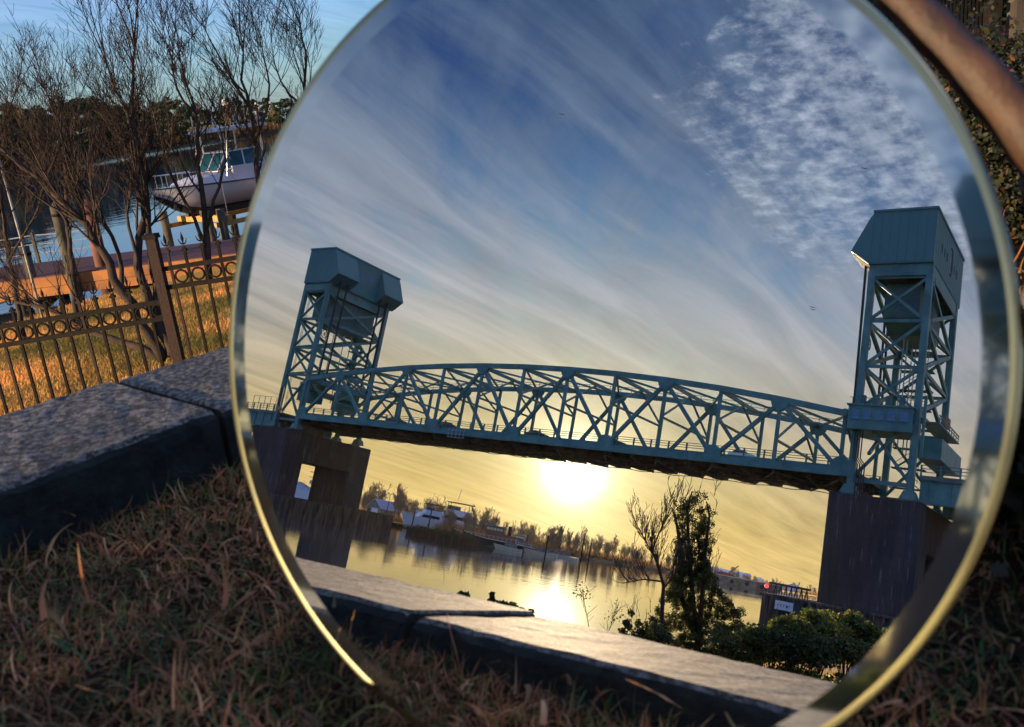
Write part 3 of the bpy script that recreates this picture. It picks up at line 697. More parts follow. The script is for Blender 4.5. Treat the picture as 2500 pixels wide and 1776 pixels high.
# piers and fenders
def pier(label,s0,s1,fs0,fs1,fz):
    t=thing('bridge_pier',label,'pier',bp((s0+s1)/2,10,-4.7))
    for (a,c) in ((-3,3.1),(18.5,24.5)):
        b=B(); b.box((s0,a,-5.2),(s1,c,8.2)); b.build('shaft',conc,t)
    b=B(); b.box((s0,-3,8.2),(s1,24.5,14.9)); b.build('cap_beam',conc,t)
    for w_ in (W0,W1):
        for s in (s0+2.5,s1-2.5): b=B(); b.box((s-1.1,w_-1.1,14.9),(s+1.1,w_+1.1,15.3)); b.build('bearing',steel_d,t)
    timb=mat('fender_timber',(.075,.062,.05),rough=.9,scale=.6,stretch=(2.5,2.5,.3),var=.5,bump=.6,bscale=5)
    f=thing('pier_fender','dark timber fender around the base of the '+('left' if s0<50 else 'right')+' bridge pier','fender',bp(fs1,-6,-4.7))
    b=B(); 
    b.box((fs0,-7,-5.2),(fs1,-6,fz)); b.box((fs0,28,-5.2),(fs1,29,fz)); b.box((fs0,-6,-5.2),(fs0+1,28,fz)); b.box((fs1-1,-6,-5.2),(fs1,28,fz)); b.build('planking',timb,f)
    b=B(); b.box((fs0-.3,-7.4,fz),(fs1+.3,-5.2,fz+.35)); b.box((fs0-.3,27.,fz),(fs1+.3,29.3,fz+.35)); b.box((fs1-2,-5.2,fz),(fs1+.3,27.,fz+.35)); b.box((fs0-.3,-5.2,fz),(fs0+2,27,fz+.35)); b.build('walkway',timb,f)
    b=B()
    for k in range(int((fs1-fs0)/1.1)): x=fs0+.4+k*1.1; b.tube([(x,-7.15,-5.2),(x,-7.15,fz+.1)],.22,6)
    b.build('fender_piles',timb,f,smooth=True)
    return t,f
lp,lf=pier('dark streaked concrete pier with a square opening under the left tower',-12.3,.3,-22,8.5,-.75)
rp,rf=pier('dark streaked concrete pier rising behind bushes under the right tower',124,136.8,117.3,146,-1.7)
b=B()
for k in range(8): x=118.2+k*.75; b.bar((x-.22,-6.3,-1.35),(x,-6.3,.1),.14); b.bar((x+.22,-6.3,-1.35),(x,-6.3,.1),.14)
b.bar((117.9,-6.3,.15),(124,-6.3,.15),.3); b.build('timber_rail',mat('fender_timber',(0,0,0)),rf)
# lamps, signs on the fenders
def tb_thing(mk,name,label,cat,s,w_,z):
    t=thing(name,label,cat,bp(s,w_,z)); mk(t); return t
redm=bpy.data.materials.new('signal_red'); redm.use_nodes=True; b_=redm.node_tree.nodes['Principled BSDF']; b_.inputs['Base Color'].default_value=(.8,.03,.02,1); b_.inputs['Emission Color'].default_value=(1,.04,.03,1); b_.inputs['Emission Strength'].default_value=1.2
whit=mat('white_board',(.62,.64,.66),rough=.6,var=.06)
def lampmk(s,w_,z):
    def f(t):
        b=B(); b.tube([(s,w_,z),(s,w_,z+.7)],.1,6); b.build('post',cabl,t); b=B(); b.sph((s,w_,z+.95),.32,8,6); b.build('lens',redm,t)
    return f
tb_thing(lampmk(-.2,-6.2,-.4),'warning_light','small red warning light on top of the left pier fender','light',-.2,-6.2,-.4)
tb_thing(lampmk(117.6,-6.5,-1.35),'warning_light','small red warning light at the corner of the right pier fender','light',117.6,-6.5,-1.35)
def boardmk(s,z,wd,ht,red):
    def f(t):
        b=B(); b.box((s,-7.5,z),(s+wd,-7.42,z+ht)); b.build('board',whit,t)
        if red:
            b=B(); rr=random.Random(3); x=s+.35
            while x<s+wd-.5:
                b.box((x,-7.54,z+ht*.32),(x+.08,-7.51,z+ht*.62)); 
                if rr.random()<.7: b.box((x+.08,-7.54,z+ht*rr.choice((.32,.45,.56))),(x+.26,-7.51,z+ht*.62))
                x+=.42
            b.build('marks',mat('red_paint',(.5,.04,.03)),t)
        else:
            b=B(); 
            for k in range(2): b.box((s+.4+k*1.1,-7.54,z+.35),(s+1.0+k*1.1,-7.51,z+.42))
            b.build('marks',cabl,t)
    return f
tb_thing(boardmk(-3.2,-2.75,2.0,1.15,False),'fender_sign','blank white notice board on the left pier fender','sign',-2,-7.4,-2.6)
tb_thing(boardmk(119.5,-3.35,2.6,1.25,True),'fender_sign','white sign with a row of red marks on the right pier fender behind bushes','sign',120,-7.4,-3.3)
# approach spans
def approach(label,s0,s1):
    t=thing('approach_span',label,'bridge',bp((s0+s1)/2,10,15))
    for w_ in (1.2,W1-1.2):
        b=B(); b.box((s0,w_-.2,15.3),(s1,w_+.2,18.5)); b.box((s0,w_-.5,15.1),(s1,w_+.5,15.3)); b.box((s0,w_-.5,18.5),(s1,w_+.5,18.65))
        for k in range(int((s1-s0)/3)): b.box((s0+1+k*3,w_-.42,15.3),(s0+1.15+k*3,w_-.2,18.5))
        b.build('plate_girder',steel,t)
        b=B(); 
        for k in range(int((s1-s0)/2.6)+1): b.bar((s0+k*2.6,w_-.3,18.8),(s0+k*2.6,w_-.3,20.8),.24)
        for h in (19.75,20.25,20.75): b.bar((s0,w_-.3,h),(s1,w_-.3,h),.1)
        b.build('railing',steel,t)
    b=B(); b.box((s0,.6,18.66),(s1,W1-.6,19.2)); b.build('roadway',asph,t)
    b=B()
    for k in range(int((s1-s0)/6)): b.box((s0+3+k*6,1.5,16),(s0+3.3+k*6,W1-1.5,17.8))
    b.build('cross_frames',under,t)
    return t
al=approach('teal girder approach span running out of the mirror to the left of the left tower',-82,-9.8)
b=B()
for k in range(5): b.bar((-20+k*2.2,.7,19),(-20+k*2.2,.7,22.6),.1)
b.bar((-20,.7,22.6),(-11.2,.7,22.6),.08); b.bar((-20,.7,20.9),(-11.2,.7,20.9),.06); b.build('mesh_fence',steel_d,al)
approach('teal girder approach span leading right from the right tower over the near bank',135.6,230)
for s_ in (170,205,228):
    t=thing('approach_pier','plain concrete column bent under the right approach span','pier',bp(s_,10,-5),group='column bents under the right approach')
    for w_ in (3,17): b=B(); b.box((s_-1,w_-1.5,-5),(s_+1,w_+1.5,13.6)); b.build('column',conc,t)
    b=B(); b.box((s_-1.2,.5,13.6),(s_+1.2,W1-.5,15.08)); b.build('cap_beam',conc,t)
t=thing('approach_pier','plain concrete column bent under the far left approach span','pier',bp(-50,10,-5),group='column bents under the left approach')
for s_ in (-50,):
    for w_ in (3,17): b=B(); b.box((s_-1,w_-1.5,-5),(s_+1,w_+1.5,13.6)); b.build('column',conc,t)
    b=B(); b.box((s_-1.2,.5,13.6),(s_+1.2,W1-.5,15.08)); b.build('cap_beam',conc,t)
# vehicles on the bridge and the far bank
carglass=mat('car_glass',(.02,.025,.03),rough=.1,spec=.8); tyre=mat('tyre',(.02,.02,.02),rough=.9)
def vehicle(T_,label,paint,group=None,kind='car',at_=None):
    t=thing('parked_car' if kind!='moving' else 'passing_car',label,'car',T_(np.array([[0,0,0]]))[0],group)
    def M(): return MB(T=T_)
    b=M(); b.prism([(-2.3,.35),(2.3,.35),(2.35,.75),(2.15,1.0),(1.2,1.08),(.75,1.1),(-1.75,1.1),(-2.25,1.05),(-2.35,.7)],1,-.9,.9); b.build('body',paint,t)
    b=M(); b.prism([(-1.8,1.1),(1.0,1.1),(.35,1.52),(-1.2,1.55)],1,-.8,.8); b.build('cabin',carglass,t)
    b=M(); b.prism([(-1.35,1.54),(.4,1.51),(.3,1.6),(-1.2,1.62)],1,-.76,.76); b.build('roof',paint,t)
    for x in (-1.45,1.45):
        for y in (-.92,.72):
            b=M(); k=14; b.prism([(x+.34*math.cos(2*math.pi*i/k),.34+.34*math.sin(2*math.pi*i/k)) for i in range(k)],1,y,y+.2); w__=b.build('wheel',tyre,t)
            b=M(); yy=y-.012 if y<0 else y+.2; b.prism([(x+.19*math.cos(2*math.pi*i/8),.34+.19*math.sin(2*math.pi*i/8)) for i in range(8)],1,yy,yy+.012); b.build('rim',mat('grey_galv',(.35,.38,.4)),w__)
    return t
dk=mat('dark_paint',(.03,.035,.045),rough=.35,spec=.6); wp=mat('white_paint',(.72,.75,.8),rough=.35,spec=.5,var=.04); gp=mat('grey_paint',(.35,.38,.42),rough=.35)
for s_,w_,lb,pt in ((27,4,'dark car on the lift span, leftmost of the cars between the trusses',dk),(42,4,'dark car on the lift span just left of the sun glow',dk),(65,4,'dark car on the lift span in front of the brightest sky',dk),(82,4.5,'dark car on the lift span just right of the sun glow',dk),(107,4.5,'white patrol-like car on the lift span near the right tower',wp)):
    vehicle(lambda v,s_=s_,w_=w_: TB(np.asarray(v)*1.0+np.array([s_,w_,19.26])),lb,pt,kind='moving',group='cars crossing the lift span')
# ---------- plants: shared builders ----------
bark=mat('bark',(.06,.038,.028),rough=.9,scale=9,bump=.5,var=.4,col2=(.020,.015,.013))
bark_l=mat('bark_pale',(.26,.18,.11),rough=.9,scale=1.2,var=.3,col2=(.14,.10,.06))
def unit(v): return v/(np.linalg.norm(v)+1e-9)
def shoot(mb,rng,p,d,L,r,lv,up=.35,kids=(6,5,4),sides=4,wob=.22,rmin=.0012):
    n=5; pts=[p];dd=unit(d)
    for k in range(n):
        dd=unit(dd+rng.normal(0,wob,3)*.6+np.array([0,0,up*.35])); pts.append(pts[-1]+dd*L/n)
    pts=np.array(pts); rad=np.linspace(r,max(rmin,r*.28),n+1)
    mb.tube(pts,rad,sides if r>rmin*2.5 else 3,cap=False)
    if lv>0:
        nk=kids[len(kids)-lv] if lv<=len(kids) else kids[0]; nk=max(1,int(nk*rng.uniform(.7,1.3)))
        for _ in range(nk):
            t=rng.uniform(.18,.95); i=min(n-1,int(t*n)); q=pts[i]+(pts[i+1]-pts[i])*(t*n-i); tg=unit(pts[i+1]-pts[i])
            s=unit(np.cross(tg,rng.normal(0,1,3))); a=rng.uniform(.5,1.0)
            shoot(mb,rng,q,unit(tg*math.cos(a)+s*math.sin(a)+np.array([0,0,up*.5])),L*rng.uniform(.38,.72)*(1-.35*t),max(rmin,r*(1-.6*t)*.55),lv-1,up,kids,sides,wob,rmin)
def leafmesh(name,pts,size,matl,rs,parent,elong=1.5):
    n=len(pts); a=rs.normal(0,1,(n,3)); a/=np.linalg.norm(a,axis=1)[:,None]; b_=np.cross(a,rs.normal(0,1,(n,3))); b_/=np.linalg.norm(b_,axis=1)[:,None]
    sz=size*rs.uniform(.6,1.4,n)[:,None]; V=np.stack([pts-a*sz*elong*.5,pts+b_*sz*.5,pts+a*sz*elong*.5,pts-b_*sz*.5],1)
    mb=MB(); mb.v=[V.reshape(-1,3)]; mb.n=4*n; mb.f=[(4*i,4*i+1,4*i+2,4*i+3) for i in range(n)]; mb.mi=[0]*n
    return mb.build(name,matl,parent)
# ---------- wrought iron fence ----------
YF=5.85
def onf(px,py,y=YF):
    r=WD@ray(px,py); return CAM+r*((y-CAM[1])/r[1])
iron=mat('old_iron',(.018,.014,.012),rough=.8,scale=25,var=.5,col2=(.010,.008,.008),spec=.15,bump=.3); rust=mat('rusted_iron',(.035,.012,.010),rough=.8,scale=18,col2=(.018,.012,.010),bump=.4)
u0=onf(0,798);u1=onf(388,738);l0=onf(0,845);l1=onf(401,777);U0=onf(397,658);U1=onf(573,630);L0=onf(405,703);L1=onf(565,680)
tipL=onf(159,695);tipR=onf(480,556);post=onf(401,720); ptop=onf(366,572)
fen=thing('iron_fence','old wrought iron picket fence with spear tips and a row of rings','fence',(post[0],YF,-1.3))
def fsec(x0,x1,zu,zl,ztip,first):
    b=MB(); b.bar((x0,YF,zu(x0)),(x1,YF,zu(x1)),.022,.030); b.build('rail',iron,fen)
    b=MB(); b.bar((x0,YF,zl(x0)),(x1,YF,zl(x1)),.022,.030); b.build('rail',iron,fen)
    x=first; k=0
    while x<x1-.04:
        if x>x0+.03:
            jx=R_.uniform(-.004,.004); g=float(landz(np.array([x]),np.array([YF]))[0]); zt_=ztip(x)+R_.uniform(-.008,.008)
            b=MB(); b.bar((x+jx*2,YF,g-.03),(x-jx,YF,zt_-.10),.017,.017,up=(0,1,0)); 
            b.box((x-jx-.016,YF-.016,zt_-.13),(x-jx+.016,YF+.016,zt_-.115)); b.build('picket',iron if k%5 else rust,fen)
            b=MB(); c=np.array([x-jx,YF,zt_])
            b.add([c+(0,0,0),c+(-.011,0,-.045),c+(0,-.006,-.045),c+(.011,0,-.045),c+(0,.006,-.045),c+(0,0,-.10)],[(0,1,2),(0,2,3),(0,3,4),(0,4,1),(5,2,1),(5,3,2),(5,4,3),(5,1,4)])
            for s in (-1,1): b.tube([c+(s*.004,0,-.085),c+(s*.016,0,-.078),c+(s*.024,0,-.062),c+(s*.027,0,-.045)],[.005,.0045,.003,.001],4)
            b.build('spear_tip',iron,fen)
            cc=np.array([x+.0565,YF,(zu(x+.056)+zl(x+.056))/2]); R=.040; 
            if cc[0]<x1-.05:
                b=MB(); ring=[cc+np.array([R*math.cos(a),0,R*math.sin(a)]) for a in np.linspace(0,2*math.pi,25)]; b.tube(ring,.0075,5,cap=False); b.build('ring',iron,fen,smooth=True)
        x+=.113; k+=1
lin=lambda a,b_:(lambda x:a[2]+(b_[2]-a[2])*(x-a[0])/(b_[0]-a[0]))
fsec(post[0]-1.75,post[0],lin(u0,u1),lin(l0,l1),lambda x:lin(u0,u1)(x)+(tipL[2]-lin(u0,u1)(tipL[0])),post[0]-1.70)
fsec(post[0],post[0]+2.3,lin(U0,U1),lin(L0,L1),lambda x:lin(U0,U1)(x)+(tipR[2]-lin(U0,U1)(tipR[0])),post[0]+.085)
for px_ in (post[0],post[0]+2.3):
    b=MB(); b.box((px_-.032,YF-.032,-1.9),(px_+.032,YF+.032,ptop[2]-.03)); po=b.build('post',rust,fen); b=MB(); b.prism([(px_-.046,ptop[2]-.03),(px_+.046,ptop[2]-.03),(px_+.04,ptop[2]),(px_-.04,ptop[2])],1,YF-.045,YF+.045); b.build('post_cap',iron,po)
# ---------- bare waterside trees behind the fence ----------
def guided(name_lab,limbs,dep,base_r,seed,kids=(7,6,5),klen=.75,extra=()):
    """limbs: list of (pixel polyline, radius at start, radius at end, depth shift)"""
    rng=np.random.RandomState(seed); base=at(*limbs[0][0][0],dep); g=float(landz(np.array([base[0]]),np.array([base[1]]))[0]); base[2]=g
    t=thing('bare_tree',name_lab,'tree',base)
    tr=MB();tw=MB(); L=[]
    for (pl_,r0,r1,dd) in limbs:
        P=np.array([at(x,y,dep+dd*(i/max(1,len(pl_)-1))) for i,(x,y) in enumerate(pl_)])
        # resample smoothly
        s=np.r_[0,np.cumsum(np.linalg.norm(np.diff(P,axis=0),axis=1))]; m=max(8,int(s[-1]/.12)); q=np.linspace(0,s[-1],m)
        Q=np.stack([np.interp(q,s,P[:,k]) for k in range(3)],1)
        for _ in range(2): Q[1:-1]=(Q[:-2]+2*Q[1:-1]+Q[2:])/4
        Q[1:-1]+=rng.normal(0,.008,(m-2,3))
        tr.tube(Q,np.linspace(r0,r1,m),7,cap=True); L.append((Q,r0,r1))
    tr.build('trunk',bark,t,smooth=True)
    for (Q,r0,r1) in L:
        m=len(Q); n=int(m*.95)
        for k in range(n):
            f=rng.uniform(.30,1.0)**.75; i=min(m-2,int(f*(m-1))); tg=unit(Q[i+1]-Q[i]); s_=unit(np.cross(tg,rng.normal(0,1,3))); a=rng.uniform(.45,1.0)
            r=r0+(r1-r0)*f
            shoot(tw,rng,Q[i],unit(tg*math.cos(a)+s_*math.sin(a)+np.array([0,0,.25])),klen*rng.uniform(.45,1.3)*(1.05-.35*f),max(.0030,r*.42),2,up=.42,kids=kids[1:],rmin=.0016,wob=.15)
        # terminal fan
        for k in range(4): shoot(tw,rng,Q[-1],unit(unit(Q[-1]-Q[-3])+rng.normal(0,.3,3)),klen*rng.uniform(.6,1.1),max(.003,r1*.8),2,up=.35,kids=kids[1:],rmin=.0016)
    tw.build('branches',bark,t)
    return t
D7=7.6
guided('multi-stemmed bare tree leaning left behind the fence post with tangled twigs',[
 ([(431,870),(380,780),(345,695),(332,617),(349,565),(358,458),(345,384),(322,304),(322,210),(329,120)],.050,.010,.3),
 ([(401,876),(345,790),(302,729),(259,626),(207,544),(108,449),(26,376),(-40,330)],.048,.016,-.4),
 ([(420,868),(392,760),(364,600),(360,500),(357,420),(336,350),(315,290),(280,210),(262,160)],.042,.008,.5),
 ([(302,729),(300,660),(280,590),(240,500),(190,440),(161,380),(150,330)],.022,.006,-.3),
 ([(345,695),(318,560),(300,520),(318,470),(330,440),(300,380)],.018,.006,.4),
 ([(401,876),(350,850),(295,832),(241,824),(180,780),(90,740),(20,735)],.040,.012,.3)],D7,.05,21)
guided('bare tree forking in front of the boat on its lift',[
 ([(512,690),(504,560),(486,437),(479,315),(483,280),(470,245),(458,210),(441,150)],.034,.007,.2),
 ([(483,280),(450,250),(437,238),(425,200),(420,150)],.014,.006,-.2),
 ([(504,560),(515,500),(539,444),(560,395),(540,340),(532,300)],.018,.006,.3),
 ([(504,600),(470,520),(440,470),(408,420),(395,350),(375,290),(360,240)],.018,.006,-.4)],D7+.3,.04,22)
guided('bare tree close beside the upper left rim of the mirror',[
 ([(650,640),(636,520),(630,413),(626,332),(602,252),(591,196),(594,130)],.038,.008,.2),
 ([(626,332),(650,290),(661,220),(655,168),(640,120)],.015,.005,.3),
 ([(602,252),(560,190),(530,130),(500,70)],.014,.005,-.2)],D7+.5,.04,23)
guided('bare tree with upswept twigs rising from behind the mirror rim',[
 ([(800,560),(760,400),(742,260),(745,189),(750,130),(735,70)],.034,.007,.2),
 ([(742,260),(700,230),(680,190),(668,140)],.014,.005,.2)],D7+1.0,.04,24)
guided('low bushy bare tree at the far left against the dark tree line',[
 ([(190,800),(170,600),(161,420),(154,330),(140,280),(126,255)],.032,.009,.2),
 ([(161,420),(190,360),(200,310),(190,260)],.014,.005,.2),
 ([(170,560),(120,470),(100,400),(80,340)],.016,.006,.2),
 ([(165,480),(215,430),(240,380),(255,320)],.014,.006,.2)],D7+1.4,.04,25)
guided('bare shrub cut off by the left edge of the photo',[
 ([(60,830),(10,560),(-5,420),(0,330),(18,270),(35,235)],.028,.006,.2),
 ([(0,520),(-40,430),(-50,330)],.016,.006,.2),([(20,640),(70,560),(100,500),(110,440)],.014,.005,-.3)],D7+.9,.03,26)
# ---------- dock, piles and posts ----------
wood_o=mat('dock_timber',(.50,.20,.06),rough=.85,scale=1.2,stretch=(1,4,1),var=.3,col2=(.22,.10,.045),bump=.4)
wood_r=mat('deck_boards',(.16,.055,.045),rough=.8,scale=1.5,stretch=(1,6,1),var=.4,bump=.4,col2=(.085,.035,.03))
pile_m=mat('wet_pile',(.10,.085,.055),rough=.85,scale=2,col2=(.04,.04,.03),bump=.5); pile_r=mat('red_pile',(.20,.075,.06),rough=.85,scale=2,col2=(.09,.04,.03),bump=.5)
DZ=-3.3
f0=atz(142,671,DZ);f1=atz(371,643,DZ);b0=atz(224,637,DZ);b1=atz(560,585,DZ)
dd=unit((f1-f0)); e0=f0-dd*14; e1=f0+dd*22; nn=np.array([-dd[1],dd[0],0]); DWd=3.6
dock=thing('wooden_dock','long wooden dock with orange sunlit fascia running along the river','dock',(f0[0],f0[1],-4.6))
for k in range(90):
    a=e0+dd*(k*.40); R_w=.394
    b=MB(); z_=DZ-R_.uniform(0,.012); b.add([a,a+dd*R_w,a+dd*R_w+nn*DWd,a+nn*DWd]+[p-(0,0,.05) for p in (a,a+dd*R_w,a+dd*R_w+nn*DWd,a+nn*DWd)],[(0,1,2,3),(7,6,5,4),(0,4,5,1),(1,5,6,2),(2,6,7,3),(3,7,4,0)])
    b.build('deck_board',wood_r,dock)
for off in (-.06,DWd+.06):
    b=MB(); b.bar(e0+nn*off-(0,0,.17),e1+nn*off-(0,0,.17),.08,.30); b.build('fascia_board',wood_o,dock)
    b=MB(); b.bar(e0+nn*(off+ (.02 if off<0 else -.02))-(0,0,.47),e1+nn*(off+(.02 if off<0 else -.02))-(0,0,.47),.10,.27); b.build('lower_beam',wood_o,dock)
for k in range(13):
    for off in (.25,DWd-.25):
        p=e0+dd*(1+k*2.9)+nn*off; b=MB(); b.tube([(p[0],p[1],-6),(p[0],p[1],DZ-.06)],.15,9); b.build('pile',pile_m,dock,smooth=True)
    b=MB(); p=e0+dd*(1+k*2.9); b.bar(p+nn*.2-(0,0,.75),p+nn*(DWd-.2)-(0,0,1.2),.08,.18); b.bar(p+nn*.2-(0,0,.45),p+nn*(DWd-.2)-(0,0,.45),.1,.25); b.build('cross_beam',wood_o,dock)
# rope railing along the back edge, left part
b=MB()
for k in range(7): p=e0+nn*(DWd-.1)+dd*(1+2.2*k); b.bar(p,p+(0,0,1.05),.09)
b.build('rail_posts',pile_m,dock)
b=MB()
for h in (.35,.65,.95):
    b.tube([e0+nn*(DWd-.1)+dd*t_+(0,0,h-.04*math.sin(math.pi*((t_-1)%2.2)/2.2)) for t_ in np.linspace(1,14.2,50)],.02,4)
b.build('rail_cables',mat('grey_galv',(.35,.38,.4)),dock)
def pilething(px0,py0,px1,py1,dep,r,m_,label,gp=None,conical=False):
    a=at(px0,py0,dep); bz=at(px1,py1,dep); c=np.array([(a[0]+bz[0])/2,(a[1]+bz[1])/2])
    t=thing('mooring_pile',label,'pile',(c[0],c[1],-5.2),gp)
    b=MB(); P=[(c[0],c[1],-5.2),(c[0]+.03,c[1],(a[2]-5)/2),(c[0]+.05,c[1],a[2])]; rr=[r*1.1,r*1.03,r]
    if conical: P.append((c[0]+.05,c[1],a[2]+r*.9)); rr.append(r*.15)
    b.tube(P,rr,12); b.build('pile_shaft',m_,t,smooth=True)
    b=MB(); b.tube([(c[0]+.05,c[1],a[2]-.28),(c[0]+.05,c[1],a[2]-.2)],r*1.12,12); b.build('pile_band',iron,t)
pilething(129,505,170,647,26.5,.165,pile_m,'tall dark mooring pile with pointed cap at the left of the dock',conical=True)
pilething(207,500,247,640,27.5,.19,pile_r,'reddish mooring pile with pointed cap second from the left behind the trees',conical=True)
pilething(60,600,75,700,27,.14,pile_m,'short dark pile at the left end of the dock railing')
# white pole
a=at(19,397,16.);c=at(164,815,16.); t=thing('white_pole','tall thin weathered pale pole standing at the left of the dock','pole',((a[0]+c[0])/2,c[1],-3.4))
b=MB(); m_=((a[0]+c[0])/2); b.tube([(m_+.0,c[1],-3.6),(m_,c[1],a[2]+.5)],[.026,.018],8); b.build('pole_shaft',mat('white_pipe',(.42,.41,.38),rough=.6,scale=5,var=.3,col2=(.10,.09,.08)),t,smooth=True)
b=MB(); b.sph((m_,c[1],a[2]+.54),.05,8,6); b.build('pole_cap',whit,t)
# ---------- boat on its lift ----------
Bp=at(374,474,39.); ey=math.radians(52); rgt=np.array([WD[0][0]*1,0,0]); 
bx_=unit(np.array([math.cos(ey),math.sin(ey),0])); by_=np.array([-bx_[1],bx_[0],0])
def TBt(v): v=np.asarray(v,float); return Bp+v[:,0:1]*bx_+v[:,1:2]*by_+v[:,2:3]*np.array([0,0,1.])
def BB(): return MB(T=TBt)
gel=mat('gelcoat',(.62,.60,.64),rough=.3,scale=.6,var=.05,spec=.5); gel_d=mat('dark_bottom',(.03,.03,.035),rough=.6); bglass=mat('tinted_screen',(.02,.10,.13),rough=.12,spec=.8); alum=mat('aluminium',(.7,.7,.72),rough=.3,metal=.8,var=.05)
boat=thing('motorboat','white sport fishing boat with hardtop and outriggers raised on a timber lift','boat',TBt([[4,0,-1.5]])[0])
st=np.linspace(0,8.4,22); V=[];ns=9
for i,x in enumerate(st):
    u=x/8.4; hb=1.42*(1-(1-min(1,u/.55))**2.1); hb=max(.02,hb); zg=.18*(1-u)**1.5-.05*0; zk=-1.28+1.05*(1-min(1,u/.30))**2.2
    ch=zk+(.42 if u>.02 else .1)+.25*(1-u); ch=min(ch,zg-.15)
    for (yy,zz) in ((-hb,zg),(-hb*.97,(zg+ch)/2),(-hb*.80,ch),(-hb*.40,(ch+zk)/2+.02),(0,zk),(hb*.40,(ch+zk)/2+.02),(hb*.80,ch),(hb*.97,(zg+ch)/2),(hb,zg)): V.append((x,yy,zz))
Fh=[(i*ns+j,(i+1)*ns+j,(i+1)*ns+j+1,i*ns+j+1) for i in range(len(st)-1) for j in range(ns-1)]+[tuple((len(st)-1)*ns+j for j in range(ns))]
b=BB(); b.add(V,Fh); 
for k,f_ in enumerate(b.f): 
    j=k%(ns-1)
    if k<(len(st)-1)*(ns-1) and j in (3,4): b.mi[k]=1
hull=b.build('hull',[gel,gel_d],boat,smooth=True)
b=BB(); dk_=[(x,-1.42*(1-(1-min(1,x/8.4/.55))**2.1)*.97,.18*(1-x/8.4)**1.5+.01) for x in st]; dk2=[(x,-y,z) for x,y,z in dk_]
b.add(dk_+dk2,[(i,i+1,len(st)+i+1,len(st)+i) for i in range(len(st)-1)]); b.build('deck',gel,boat)
b=BB(); 
for s in (-1,1): b.tube([(x,s*abs(y)*1.04,z-.03) for x,y,z in dk_],.035,6)
b.build('rub_rail',mat('dark_paint',(.03,.035,.045)),boat)
# raised foredeck and cabin trunk
b=BB(); sec=[(.9,.25,.02),(1.3,.55,.28),(2.0,.85,.42),(3.0,1.05,.52),(3.7,1.1,.60)]
V=[];
for x,hw,h in sec:
    for yy,zz in ((-hw,.05),(-hw*.9,h*.8),(-hw*.4,h),(hw*.4,h),(hw*.9,h*.8),(hw,.05)): V.append((x,yy,zz+.03))
b.add(V,[(i*6+j,(i+1)*6+j,(i+1)*6+j+1,i*6+j+1) for i in range(len(sec)-1) for j in range(5)]+[tuple(range(6)),tuple(24+j for j in range(6))][::1]); b.build('foredeck',gel,boat,smooth=True)
b=BB(); b.add([(3.0,-.75,.55),(3.0,.75,.55),(3.6,.85,1.35),(3.6,-.85,1.35),(3.55,-1.1,.6),(3.55,1.1,.6),(5.2,-1.15,.75),(5.2,1.15,.75),(5.2,-1.0,1.4),(5.2,1.0,1.4)],[(0,1,2,3),(4,0,3),(5,2,1),(4,3,8,6),(5,7,9,2)]); b.build('windscreen',bglass,boat)
b=BB()
for p,q in (((3.0,-.75,.55),(3.6,-.85,1.38)),((3.0,.75,.55),(3.6,.85,1.38)),((3.0,0,.58),(3.6,0,1.4)),((3.6,-.85,1.38),(3.6,.85,1.38)),((3.6,-.85,1.38),(5.2,-1,1.42)),((3.6,.85,1.38),(5.2,1,1.42)),((3.0,-.75,.56),(3.55,-1.1,.62)),((4.3,-1.12,.65),(4.4,-.95,1.4)),((3.0,-.8,.56),(3.0,.8,.56))): b.bar(p,q,.06)
b.build('screen_frame',gel,boat)
b=BB(); b.box((3.55,-1.15,.0),(5.6,-1.0,.72)); b.box((3.55,1.0,.0),(5.6,1.15,.72)); b.box((4.6,-.5,.1),(5.3,.5,1.2)); b.build('console',gel,boat)
for x,y in ((3.7,-.95),(3.7,.95),(5.5,-1.0),(5.5,1.0)): b=BB(); b.bar((x,y,.5),(x-.15 if x<4 else x+.1,y*.95,2.35),.06); b.build('top_leg',alum,boat)
b=BB(); b.prism([(3.0,2.32),(3.15,2.28),(5.9,2.36),(6.0,2.42),(5.9,2.50),(3.3,2.46)],1,-1.15,1.15); b.build('hardtop',gel,boat)
b=BB()
for k in range(3): b.bar((3.02+k*.10,-1.0,2.50+.05*k),(3.02+k*.10,1.0,2.50+.05*k),.06)
b.build('light_bar',mat('brass_lamps',(.75,.55,.25),rough=.4),boat)
b=BB()
for s in (-1,1):
    b.tube([(4.6,s*1.15,2.4),(4.9,s*1.5,3.4)],[.03,.02],5); b.tube([(3.2,s*1.12,.3),(3.5,s*1.2,1.9),(3.6,s*1.3,3.1)],[.035,.03,.025],6); b.tube([(5.5,s*1.3,.3),(5.2,s*1.5,1.7),(5.0,s*1.6,3.1)],[.04,.035,.03],6)
for k in range(5): b.tube([(5.6,-.9+k*.45,2.5),(5.7,-.9+k*.45,2.95)],.035,6)
b.build('rod_holders',alum,boat)
b=BB(); b.tube([(4.9,-.3,2.5),(4.7,-.5,5.6)],[.025,.012],5); b.build('antenna',whit,boat)
b=BB()
bow=[(x,-abs(y)-.0,z+.55) for x,y,z in dk_[1:8]]; bow2=[(x,-y,z) for x,y,z in bow]
b.tube([(0.0,0,.78)]+bow,.022,5); b.tube([(0.0,0,.78)]+bow2,.022,5)
for p in bow[::2]+bow2[::2]: b.tube([p,(p[0],p[1],p[2]-.55)],.018,4)
b.build('bow_rail',alum,boat)
